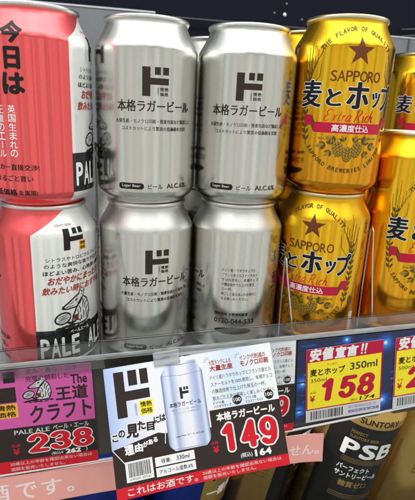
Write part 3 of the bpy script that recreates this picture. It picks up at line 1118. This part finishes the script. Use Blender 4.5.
# the first one stands on the second
bpy.data.objects["beer_can"].location.z = (zs + ST) * MM
place_can("beer_can", silver, (24.3, 4.4, zs + ST), 5.5, "upper silver beer can beside the coral cans, black block logo facing front", GS)
place_can("beer_can", silver, (24.8, 4.4, zs), 9, "lower silver beer can beside the lower coral can, logo facing front", GS)
place_can("beer_can", silver, (95.8, 2.0, zs + ST), -11.5, "upper silver beer can next to the gold can, logo turned slightly left", GS)
place_can("beer_can", silver, (95.8, 2.0, zs), -97, "lower silver beer can turned to show small print and telephone number", GS)
place_can("beer_can", gold, (166.1, -5.0, zg + ST), -10, "upper gold beer can with brown star on top of its stack", GG)
place_can("beer_can", gold, (166.1, -5.0, zg), -40, "lower gold beer can under another, its star turned to the left", GG)
place_can("beer_can", gold5, (240.2, 1.5, zg), 11, "tall gold beer can cut off by the right edge of the picture", GG)
# second row, seen through the gaps
place_can("beer_can", silver, (88.0, 76.0, zs + ST), 70, "silver beer can in the second row peeping between the two upper silver cans", GS)
place_can("beer_can", silver, (88.0, 76.0, zs), 60, "silver beer can in the second row behind the lower silver cans", GS)
place_can("beer_can", silver, (17.0, 78.0, zs), 120, "silver beer can in the second row behind the gap beside the coral cans", GS)
place_can("beer_can", gold, (167.5, 68.0, zg + ST), 40, "upper gold beer can in the second row, mostly hidden behind front gold can", GG)
place_can("beer_can", gold, (167.5, 68.0, zg), 10, "lower gold beer can in the second row behind the gold stack", GG)
place_can("beer_can", gold, (326.0, 136.0, zg), 0, "gold beer can far back at right, under another gold can", GG)
place_can("beer_can", gold, (326.0, 136.0, zg + ST), 0, "small looking gold beer can far back above the tall gold can", GG)

# ================================================================== lane dividers of bent wire
K_DARKWIRE = plain("dark_wire", (0.10, 0.09, 0.09), 0.35, 0.8)


def divider(pts, lab, mat=None):
    t = empty("lane_divider", loc=(pts[0][0], pts[0][1], pts[0][2]))
    o = Vector(pts[0])
    mesh_obj("wire_hoop", tube([Vector(p) - o for p in pts], 0.65, 10), mat or K_STEEL, t)
    mesh_obj("foot_plate", box_data(-2.2, 2.2, -3, 14, -1.2, 0, 0.3), K_STEEL, t)
    tag(t, lab, "shelf divider", "bent wire lane dividers between the cans")


divider([(132.5, -43.0, 1), (132.0, -43.5, 24), (131.0, -42, 36), (130.0, -36, 52), (129.4, -30, 66), (129.0, -26, 78), (129.0, -23.5, 80.5), (129.1, -22, 78), (129.4, -22, 40), (130, -22, 1)],
        "thin steel wire divider between lower silver can and gold can")
divider([(199.0, -43.0, 1), (198.6, -43.5, 26), (198.2, -41, 42), (198.0, -36, 62), (198.0, -31, 82), (198.2, -27, 100), (198.6, -24, 104), (199, -21, 100), (200, -20, 50), (201, -20, 1)],
        "thin steel wire divider between lower gold can and tall gold can")
divider([(-10.6, -40, 1), (-10.8, -38, 60), (-11.0, -20, 120), (-11.1, -12, 150), (-11.3, -8, 160), (-11.3, -4, 150), (-11.3, -2, 60), (-11.3, -2, 1)],
        "thin dark wire divider between coral cans and silver cans", K_DARKWIRE)

# ================================================================== price rail
A_ = math.radians(2.4)


def frame(T, off=0.0, O=(0, -50, 20)):
    T = math.radians(T)
    e1 = Vector((math.cos(A_), 0, math.sin(A_)))
    e2 = Vector((-math.sin(A_) * math.cos(T), math.sin(T), math.cos(A_) * math.cos(T)))
    e2 = (e2 - e1 * e1.dot(e2)).normalized()
    n = e1.cross(e2)
    o = Vector(O) + n * off
    m = Matrix(((e1.x, e2.x, n.x, o.x * MM), (e1.y, e2.y, n.y, o.y * MM), (e1.z, e2.z, n.z, o.z * MM), (0, 0, 0, 1)))
    return m


RF = frame(4)
M_CLEAR = clear_plastic("clear_acrylic", (0.93, 0.95, 0.95), 0.04)
M_CLEARHAZE = clear_plastic("frosted_acrylic", (0.86, 0.88, 0.88), 0.08, haze=0.03)
M_LIP = clear_plastic("milky_acrylic", (0.86, 0.88, 0.88), 0.12, haze=0.42)
M_RAILWHITE = plain("rail_white_plastic", (0.60, 0.61, 0.60), 0.16, 0.0, coat=0.3, noise=0.05, nscale=80)
M_RAILDARK = plain("rail_brown_backing", (0.055, 0.045, 0.035), 0.45, 0.0, noise=0.15, nscale=50)

rail = empty("price_rail", mat=RF)
tag(rail, "clear plastic price rail along the front edge of the shelf", "price rail")
X0, X1 = -200, 330
mesh_obj("backing", box_data(X0, X1, -78, -3.0, -3.2, -1.2, 0.3), M_RAILDARK, rail)
ramp = [(-2.4, -4.2), (-19.0, -13.0), (-19.8, -12.0), (-3.4, -3.4)]  # white ramp added, slanted to catch light and brighten the lower cans' reflections
mesh_obj("bounce_ramp", pydata("bounce_ramp", [(u, v, n) for u in (X0, X1) for v, n in ramp],
                            [(0, 1, 5, 4), (1, 2, 6, 5), (2, 3, 7, 6), (3, 0, 4, 7), (3, 2, 1, 0), (4, 5, 6, 7)]), plain("rail_rear_white", (0.86, 0.87, 0.86), 0.4), rail)
mesh_obj("front_guard", box_data(X0, X1, -2.4, 9.4, -4.0, -2.2, 0.5), M_CLEARHAZE, rail)
mesh_obj("guard_edge", tube([(X0, 9.6, -3.6), (X1, 9.6, -3.6)], 0.9, 10), M_CLEAR, rail)
mesh_obj("top_lip", box_data(X0, X1, -2.4, 1.4, -1.0, 1.5, 1.1), M_LIP, rail)
mesh_obj("cover_film", box_data(X0, 26, -8.5, 0.0, 1.6, 2.1), M_CLEAR, rail)
me = tube([(X0, -86.5, 0.2), (-80, -82.5, 0.2), (130, -79.5, 0.2), (X1, -66.0, 0.2)], 1.0, 10)
mesh_obj("bottom_lip", me, M_RAILWHITE, rail)


def card_frame(u, v, n, rot=0.0, base=None):
    return (base or RF) @ Matrix.Translation((u * MM, v * MM, n * MM)) @ Matrix.Rotation(math.radians(rot), 4, 'Z')


def card(name, mat4, w, h, lab, cat, p, group=None, paper=None, thick=0.35, bend=None):
    t = empty(name, mat=mat4)
    me = box_data(0, w, 0, h, -thick, 0)
    if bend:
        bend_mesh(me, bend)
    mesh_obj("card_sheet", me, paper or K_PAPER, t)
    p.flat(t, bend=bend)
    tag(t, lab, cat, group)
    return t


def outlined(p, s, x0, x1, y0, y1, weight, edge, layer=1.0, slant=0.0):
    p.digits("price_number_edge", K_WHITE, s, x0, x1, y0, y1, weight, layer, slant, grow=edge)
    p.digits("price_number", K_RED, s, x0, x1, y0, y1, weight, layer + 1.6, slant)


# ---- pink tag (origin at its lower left corner)
def pink_tag():
    p = Print()
    u0, v0, w, h = -128.0, -81.6, 111.0, 78.2

    def U(u):
        return u - u0

    def V(v):
        return v - v0
    p.rect("pink_field", K_MAGENTA, 0, w, V(-46.6), h, 0.3)
    p.rect("charcoal_field", K_CHAR, 0, w, V(-72.2), V(-46.6), 0.3)
    p.rect("red_field", K_RED, 0, w, 0, V(-72.2), 0.3)
    # block logo, half out of frame
    p.rect("logo", K_CHAR, U(-101), U(-91), V(-39), V(-4.5), 1)
    p.rect("logo", K_CHAR, U(-91), U(-67.6), V(-27), V(-15.8), 1)
    p.rect("logo", K_CHAR, U(-84), U(-77.5), V(-12.5), V(-4.5), 1)
    p.rect("logo", K_CHAR, U(-74.5), U(-67.2), V(-12.5), V(-4.5), 1)
    p.rect("seal", K_ORANGE, U(-83), U(-67.4), V(-38.6), V(-27.8), 0.8)
    p.text("seal_text", K_CHAR, "情熱", U(-81.5), U(-68.6), V(-32.8), V(-28.6), 0.02, layer=1.5)
    p.text("seal_text", K_CHAR, "価格", U(-81.5), U(-68.6), V(-37.8), V(-33.6), 0.02, layer=1.5)
    p.text("headline", K_CHAR, "苦み・香り・コク", U(-60), U(-27), V(-7.6), V(-3.6), 0.008)
    p.text("headline", K_CHAR, "完璧に調和した", U(-60.5), U(-32.5), V(-13.2), V(-9.0), 0.008)
    p.text("title", K_CHAR, "The", U(-31.5), U(-20.5), V(-18.0), V(-10.8), 0.028)
    p.text("title", K_CHAR, "王道", U(-42.2), U(-20.6), V(-29.6), V(-18.8), 0.028)
    p.text("title", K_CHAR, "クラフト", U(-60.0), U(-18.9), V(-44.6), V(-31.4), 0.024, tilt=0.03)
    wolf(p, U(-54.0), V(-21.0), 0.84)
    p.text("subtitle", K_PALEGREY, "PALE ALE", U(-71.5), U(-48.3), V(-52.0), V(-48.6), 0.014)
    p.text("subtitle", K_PALEGREY, "ペール・エール", U(-46.0), U(-21.6), V(-51.6), V(-47.8), 0.014)
    outlined(p, "238", U(-63.5), U(-19.4), V(-67.4), V(-52.8), 0.26, 0.75)
    p.text("yen_mark", K_RED, "本体", U(-74.5), U(-68.4), V(-61.6), V(-59.0), 0.01)
    p.text("yen_mark", K_RED, "¥", U(-73.5), U(-69.2), V(-67.6), V(-62.6), 0.03)
    p.text("tax_price", K_WHITE, "(税込¥", U(-48.5), U(-40.5), V(-71.7), V(-68.9), 0.006)
    p.text("tax_price", K_WHITE, "262", U(-39.0), U(-28.4), V(-71.8), V(-68.0), 0.05)
    p.text("tax_price", K_WHITE, ")", U(-25), U(-24), V(-71.8), V(-68.0), 0.0)
    p.text("notice", K_PALEGREY, "20歳以上の年齢を確認出来ない場合は", U(-76.5), U(-21.0), V(-76.0), V(-73.2), 0.004, res=2)
    p.text("notice", K_PALEGREY, "酒類を販売いたしません。", U(-76.5), U(-40.0), V(-80.2), V(-77.4), 0.004, res=2)
    return card("price_card", card_frame(u0, v0, 0.8), w, h, "magenta and black price card reading 238 under the coral cans", "price card", p, "price cards on the rail")


pink_tag()


# ---- lager card, used large (hanging out) and small (behind it, in the rail)
def lager_card(w, h, mat4, lab, group, nm_="price_card", bend=None):
    p = Print()

    def U(a):
        return a * w

    def V(b):
        return b * h
    kf = ramp_print("lager_card_tint", 'X', 0, w, [(0.0, (0.38, 0.50, 0.80)), (0.10, (0.62, 0.68, 0.84)), (0.24, (0.80, 0.81, 0.84)), (0.55, (0.80, 0.81, 0.82)), (0.75, (0.58, 0.70, 0.82)), (0.92, (0.76, 0.80, 0.80)), (1.0, (0.80, 0.81, 0.80))])
    p.rect("tinted_field", kf, 0, w, V(0.10), h, 0.2)
    p.poly("dark_field", K_CHAR, [(0, V(.086)), (U(1), V(.086)), (U(1), V(.53)), (U(.575), V(.53)), (U(.575), V(.40)), (U(.30), V(.425)), (U(.265), V(.44)), (0, V(.37))], 0.6)
    p.rect("red_field", K_RED, 0, w, 0, V(.088), 1.0)
    # logo
    p.rect("logo", K_CHAR, U(.052), U(.108), V(.60), V(.958), 1)
    p.rect("logo", K_CHAR, U(.108), U(.246), V(.725), V(.80), 1)
    p.rect("logo", K_CHAR, U(.132), U(.182), V(.838), V(.958), 1)
    p.rect("logo", K_CHAR, U(.200), U(.246), V(.838), V(.958), 1)
    p.rect("seal", K_TAGYELLOW, U(.178), U(.256), V(.595), V(.708), 0.9)
    p.text("seal_text", K_CHAR, "情熱", U(.184), U(.250), V(.656), V(.700), 0.02, layer=1.6)
    p.text("seal_text", K_CHAR, "価格", U(.184), U(.250), V(.604), V(.648), 0.02, layer=1.6)
    p.text("seal_text", K_PURPLE, "ド情熱", U(.150), U(.164), V(.60), V(.70), 0.0, layer=1.6)
    # crooked slogan
    for ch, a, b, s, k in (("こ", .008, .432, .034, 0), ("の", .046, .452, .038, .1), ("見", .086, .440, .070, -.06), ("た", .156, .482, .046, .08), ("目", .204, .468, .044, -.05), ("に", .250, .512, .034, .05), ("は", .284, .520, .036, 0)):
        p.text("slogan_edge", K_WHITE, ch, U(a), U(a + s), V(b), V(b + s * 1.55), 0.045, layer=1.2, rot=k, grow=0.55)
        p.text("slogan", K_CHAR, ch, U(a), U(a + s), V(b), V(b + s * 1.55), 0.045, layer=2.8, rot=k)
    for ch, a, b, s, k in (("理", .070, .312, .052, .06), ("由", .124, .325, .046, -.05), ("が", .172, .350, .030, 0), ("あ", .203, .360, .028, .05), ("る", .232, .372, .026, 0)):
        p.text("slogan_white", K_WHITE, ch, U(a), U(a + s), V(b), V(b + s * 1.5), 0.05, layer=1.6, rot=k)
    p.text("slogan_white", K_WHITE, "ワケ", U(.11), U(.15), V(.405), V(.425), 0.01, layer=1.6)
    p.stroke("slogan_white", K_WHITE, [(U(.004), V(.37)), (U(.075), V(.235))], 0.9, 1.6)
    p.stroke("slogan_white", K_WHITE, [(U(.298), V(.345)), (U(.318), V(.55))], 0.9, 1.6)
    # barcode and boxes
    p.rect("barcode_field", K_WHITE, U(.062), U(.214), V(.115), V(.268), 1.2)
    p.barcode("barcode", K_CHAR, U(.078), U(.200), V(.150), V(.255), 2.0)
    p.text("barcode_digits", K_CHAR, "4 903301 307341", U(.08), U(.196), V(.125), V(.142), 0, layer=2.0, res=2)
    p.rect("data_field", K_WHITE, U(.228), U(.455), V(.186), V(.256), 1.2)
    p.new().rect("data_field", K_WHITE, U(.228), U(.455), V(.108), V(.176), 1.2)
    p.text("data_text", K_CHAR, "容量:", U(.262), U(.318), V(.205), V(.238), .01, layer=2)
    p.text("data_text", K_CHAR, "330ml", U(.350), U(.425), V(.205), V(.238), .012, layer=2)
    p.text("data_text", K_CHAR, "アルコール度数:6%", U(.245), U(.438), V(.125), V(.160), .01, layer=2)
    p.text("liquor_notice", K_PALEGREY, "これはお酒です。", U(.060), U(.455), V(.016), V(.074), .02, layer=2)
    p.text("liquor_notice", K_PALEGREY, "20歳以上の年齢を確認出来ない場合は", U(.485), U(.955), V(.050), V(.078), .006, layer=2, res=2)
    p.text("liquor_notice", K_PALEGREY, "酒類を販売いたしません。", U(.485), U(.800), V(.014), V(.042), .006, layer=2, res=2)
    # printed picture of the can
    cx0, cx1 = .318, .565
    kc = ramp_print("printed_can_tint", 'X', U(cx0), U(cx1), [(0.0, (0.13, 0.17, 0.33)), (0.07, (0.50, 0.58, 0.78)), (0.16, (0.70, 0.75, 0.85)), (0.24, (0.34, 0.42, 0.64)), (0.40, (0.74, 0.77, 0.83)), (0.60, (0.80, 0.80, 0.82)), (0.76, (0.40, 0.48, 0.70)), (0.84, (0.36, 0.43, 0.64)), (0.93, (0.66, 0.71, 0.83)), (1.0, (0.15, 0.19, 0.36))])
    can_pts = [(.350, .945), (.352, .962), (.535, .962), (.538, .945), (.540, .93), (.563, .875), (.566, .86), (.566, .335), (.560, .31), (.545, .285), (.535, .272), (.352, .272), (.342, .285), (.325, .31), (.318, .335), (.318, .86), (.321, .875), (.346, .93)]
    p.poly("can_picture", kc, [(U(a), V(b)) for a, b in can_pts][::-1], 1.4)
    kk = plain("printed_can_shade", (0.26, 0.29, 0.40), 0.4)
    p.stroke("can_picture_line", kk, [(U(.352), V(.945)), (U(.44), V(.938)), (U(.537), V(.945))], 0.5, 2)
    p.stroke("can_picture_line", kk, [(U(.322), V(.865)), (U(.44), V(.852)), (U(.563), V(.865))], 0.35, 2)
    p.stroke("can_picture_line", kk, [(U(.342), V(.287)), (U(.44), V(.280)), (U(.545), V(.287))], 0.5, 2)
    do_logo(p, "can_picture_logo", K_CHAR, U(.418), V(.665), U(.052), V(.092), 2.2)
    p.text("can_picture_logo", K_CHAR, "本格ラガービール", U(.348), U(.535), V(.605), V(.645), .016, layer=2.2)
    p.text("can_picture_logo", K_GREY, "大量生産・モノクロ印刷・簡素包装など", U(.352), U(.532), V(.575), V(.590), 0, layer=2.2, res=1)
    p.text("can_picture_logo", K_GREY, "コストカットにより低価格を実現", U(.362), U(.520), V(.552), V(.566), 0, layer=2.2, res=1)
    p.text("can_picture_logo", K_CHAR, "Lager Beer ビール ALC.6%", U(.362), U(.528), V(.370), V(.388), .01, layer=2.2, res=2)
    # copy on the right
    p.text("copy_title", K_BRICK, "大型タンクによる", U(.612), U(.745), V(.890), V(.930), .012, layer=1.4)
    p.text("copy_title", K_BRICK, "大量生産", U(.612), U(.752), V(.838), V(.886), .030, layer=1.4)
    p.new().text("copy_title", K_BRICK, "インク代削減の", U(.800), U(.960), V(.890), V(.934), .012, layer=1.4)
    p.text("copy_title", K_BRICK, "モノクロ印刷", U(.800), U(.972), V(.838), V(.888), .026, layer=1.4)
    for a in (.600, .790):
        p.new()
        for k in range(4):
            q = 1.0 + 0.5 * k
            p.stroke("copy_sparkle", K_CHAR, [(U(a + .012) + 2 * math.cos(q + .6), V(.915) + 2 * math.sin(q + .4)), (U(a + .012) + 3.8 * math.cos(q + .6), V(.915) + 3.8 * math.sin(q + .4))], 0.35, 1.4)
    for i, t in enumerate(("ドイツ産ハラタウホップとフランス産ピル", "スナーモルトを100%使用し、本場チェコ", "の醸造技術で仕上げた珠玉の一杯。", "飲みごたえあり美味しく楽しみください。")):
        p.text("copy_text", K_CHAR, t, U(.606), U(.606 + (.375, .375, .33, .375)[i]), V(.770 - .056 * i), V(.806 - .056 * i), .006, layer=1.4, res=2)
    for a, l1, l2 in ((.606, "ドイツ産", "ハラタウホップ"), (.800, "フランス産", "ピルスナーモルト")):
        p.new().text("copy_text", K_CHAR, l1, U(a), U(a + .065), V(.570), V(.594), .01, layer=1.4, res=2)
        p.text("copy_text", K_CHAR, l2, U(a), U(a + .105), V(.541), V(.564), .01, layer=1.4, res=2)
        p.ellipse("copy_seal", K_CHAR, U(a + .143), V(.580), U(.028), U(.028), 1.4)
        p.text("copy_seal_text", K_WHITE, "100", U(a + .122), U(a + .164), V(.566), V(.596), .02, layer=2.4)
    # price block
    p.text("card_title", K_WHITE, "本格ラガービール", U(.610), U(.965), V(.432), V(.502), .040, layer=1.6)
    outlined(p, "149", U(.622), U(.960), V(.188), V(.408), 0.27, 1.05, 1.4)
    p.text("yen_mark", K_RED, "本体", U(.560), U(.604), V(.262), V(.288), .01, layer=1.6)
    p.text("yen_mark", K_RED, "¥", U(.566), U(.600), V(.196), V(.250), .03, layer=1.6)
    p.text("tax_price", K_WHITE, "(税込)", U(.720), U(.790), V(.115), V(.158), .01, layer=1.6)
    p.text("tax_price", K_WHITE, "164", U(.805), U(.905), V(.110), V(.165), .05, layer=1.6, spacing=1.1)
    return card(nm_, mat4, w, h, lab, "price card", p, group, bend=bend)


PF = frame(28, 8)
pop = lager_card(117.0, 83.0, card_frame(-4.2, -91.4, 0.0, 3.3, PF), "large crooked price card reading 149, hanging out in front of rail", "price cards on the rail",
                   bend=lambda u, v: 11.0 * (u / 117.0 - 0.42) ** 2)
clip = mesh_obj("clip", box_data(34, 52, 79.0, 88.5, -1.6, 1.4, 0.8), M_LIP, pop)
mesh_obj("clip_pin", box_data(41, 45, 85.0, 92.0, -4.5, -1.7, 0.5), M_CLEAR, pop)
lager_card(107.0, 77.0, card_frame(25.5, -78.9, 0.8), "price card with silver can offer set in the rail behind the crooked card", "price cards on the rail")


# ---- blue promo strip behind the yellow tags
def sparkle_sheet():
    """printed night-blue sheet with small star bursts"""
    m, nt, b = nm("promo_sparkle_sheet")
    tc = nt.nodes.new("ShaderNodeTexCoord")
    tot = None
    for (x, y, r) in ((73.6, 60.0, 5.0), (5.0, 33.0, 4.2), (74.5, 10.0, 4.5), (3.0, 9.0, 4.0), (112, 40, 5.0), (40, 66, 3.0)):
        d = nt.nodes.new("ShaderNodeVectorMath")
        d.operation = 'DISTANCE'
        nt.links.new(tc.outputs["Object"], d.inputs[0])
        d.inputs[1].default_value = (x * MM, y * MM, 0)
        g = math_node(nt, 'DIVIDE', d.outputs["Value"], r * MM)
        e = math_node(nt, 'POWER', 2.718, math_node(nt, 'MULTIPLY', math_node(nt, 'MULTIPLY', g, g), -1.0))
        tot = e if tot is None else math_node(nt, 'ADD', tot, e)
    cr = nt.nodes.new("ShaderNodeValToRGB")
    el = cr.color_ramp.elements
    el[0].position, el[0].color = 0.0, (0.008, 0.018, 0.07, 1)
    el[1].position, el[1].color = 1.0, (0.75, 0.90, 0.98, 1)
    for q, c in ((0.35, (0.012, 0.08, 0.42)), (0.86, (0.03, 0.30, 0.80))):
        n = el.new(q)
        n.color = (*c, 1)
    nt.links.new(tot, cr.inputs[0])
    nt.links.new(cr.outputs[0], b.inputs["Base Color"])
    b.inputs["Roughness"].default_value = 0.3
    return m


def promo():
    p = Print()
    w, h = 190.0, 69.0
    rnd = random.Random(11)
    for i in range(11):
        y = 3 + 6.0 * i + rnd.random()
        x = rnd.random() * 6
        while x < w:
            L = 8 + 22 * rnd.random()
            m = rnd.choice((K_BLUE, K_BLUE, K_CYAN, K_BLUEDARK))
            p.new().rect("light_bar", m, x, min(w, x + L), y, y + 1.0 + 1.0 * rnd.random(), 0.6)
            x += L + 6 + 18 * rnd.random()
    return card("promotion_strip", card_frame(134.4, -72.6, 0.1), w, h, "dark blue promotional strip with glowing light bars behind the yellow cards", "promotion strip", p, paper=sparkle_sheet(), thick=0.3)


promo()


# ---- yellow tags
def yellow_tag(u0, v0, rot, big, small, size, tax, lab):
    p = Print()
    w, h = 64.5, 62.5
    p.rect("red_field", K_CRIMSON, 0, w, 10.6, h, 0.2)
    p.rect("yellow_field", K_TAGYELLOW, 1.2, w - 1.2, 11.6, h - 11.0, 0.6)
    for i, ch in enumerate("安値宣言"):
        a = 2.6 + i * 10.3
        p.text("banner_text", K_WHITE, ch, a, a + 9.8, h - 10.4, h - 0.6 + (0.9 if i < 2 else 0), 0.055, 0.12, 1.2)
    for k in range(2):
        a = 45.5 + 3.0 * k
        p.poly("banner_text", K_WHITE, [(a, h - 7.2), (a + 1.2, h - 7.2), (a + 2.6, h - 1.0), (a + 0.6, h - 1.0)], 1.2)
        p.rect("banner_text", K_WHITE, a - 0.1, a + 1.3, h - 9.6, h - 8.0, 1.2)
    p.text("product_text", K_BROWNBLACK, "サッポロ", 17, 25, h - 15.4, h - 13.4, .004, layer=1.2)
    p.text("product_text", K_BROWNBLACK, "麦とホップ", 3.2, 32.4, h - 23.0, h - 16.8, .032, layer=1.2)
    p.text("product_text", K_BROWNBLACK, size, 36.5, 60.0, h - 22.0, h - 15.8, .014, layer=1.2)
    p.text("product_text", K_BROWNBLACK, size, 3.6, 17.0, h - 28.2, h - 25.0, .004, layer=1.2)
    p.digits("price_number", K_CRIMSON, big, 11.5, 58.5, 16.6, 36.0, 0.28, 1.2, 0.12)
    p.text("yen_mark", K_CRIMSON, "本体", 3.0, 8.2, 24.5, 26.6, .006, layer=1.2)
    p.text("yen_mark", K_CRIMSON, "¥", 3.0, 7.6, 17.5, 23.0, .02, layer=1.2)
    p.text("tax_price", K_BROWNBLACK, "税込", 38, 44.0, 12.8, 15.2, .006, layer=1.4)
    p.text("tax_price", K_BROWNBLACK, tax, 45.5, 59.0, 12.6, 16.0, .030, 0.1, 1.4, spacing=1.1)
    p.rect("barcode_field", K_PALEGREY, 0, w, 0, 10.6, 0.2)
    p.barcode("barcode", K_CHAR, 4.0, 32.0, 1.8, 9.2, 1.0)
    p.text("data_text", K_PURPLE, "4901880890025 06 10", 36, 60, 6.6, 9.0, .004, layer=1.0, res=2)
    p.rect("data_stripe", K_PURPLE, 36, 63, 2.6, 5.2, 0.8)
    p.text("data_text", K_PALEGREY, "350-24 A1", 38, 60, 3.1, 4.8, .0, layer=1.4, res=2)
    return card("price_card", card_frame(u0, v0, 0.9, rot), w, h, lab, "price card", p, "yellow price cards on the rail")


yellow_tag(143.2, -74.0, 2.0, "158", "", "350ml", "174", "yellow and red price card reading 158 under the stacked gold cans")
yellow_tag(218.8, -72.0, 2.2, "218", "", "500ml", "239", "yellow and red price card cut off by the right edge of the picture")


# ---- pink liquor notice banner under the rail
def banner():
    p = Print()
    w, h = 300.0, 25.6
    for ch, a, s in (("酒", 47.5, 15.0), ("で", 67.0, 14.0), ("す", 84.0, 14.0), ("。", 101.5, 5.0)):
        p.text("notice_text", K_BANNERTXT, ch, a, a + s, 5.5, 5.5 + (s * .95 if ch != "。" else 4.6), 0.012, 0.0, 1.0)
    p.new()
    for ch, a, s in (("ま", 256, 8.0), ("せ", 272.5, 9.2), ("ん", 283, 9.4), ("。", 293.2, 3.6)):
        p.text("notice_text", K_BANNERTXT, ch, a, a + s, 7.2, 7.2 + (s * .95 if ch != "。" else 3.2), 0.012, 0.0, 1.0)
    t = card("notice_banner", card_frame(-142.0, -109.8, -0.2, 0.0), w, h, "long pale pink notice strip with white writing hanging below the price cards", "banner", p, paper=K_BANNER, thick=0.3, bend=lambda u, v: 0.7 * math.sin(u / 31.0) + 0.25 * math.sin(u / 13.0 + 1) + (0.0 if u < 270 else 0.004 * (u - 270) ** 2))
    return t


banner()

# ================================================================== cans on the lower shelf
GT = "black and gold beer cans on the lower shelf"
tl = math.radians(8)


def low_can(parts, top, rot, lab, grp):
    ln = math.radians(7)
    ax = Matrix.Rotation(ln, 3, 'Y') @ Vector((0, -math.sin(tl), math.cos(tl)))
    base = Vector(top) - ax * 142.0
    place_can("beer_can", parts, base, rot, lab, grp, tilt=tl, lean=ln)


low_can(blackgold, (218.0, -22.0, -58.0), -7, "black and gold beer can with big white initials under the yellow card", GT)
low_can(blackgold, (150.0, 4.0, -60.0), 60, "black and gold beer can half hidden by the pink notice strip", GT)
low_can(blackgold, (292.0, -16.0, -58.0), 75, "black and gold beer can at right edge turned to its gold side", GT)
low_can(blue, (79.5, -2.0, -60.0), 42, "blue and gold beer can in shade under the crooked card", "beer cans on the lower shelf")
low_can(blue, (6.0, 6.0, -60.0), 150, "blue beer can behind the banner at lower left of the crooked card", "beer cans on the lower shelf")
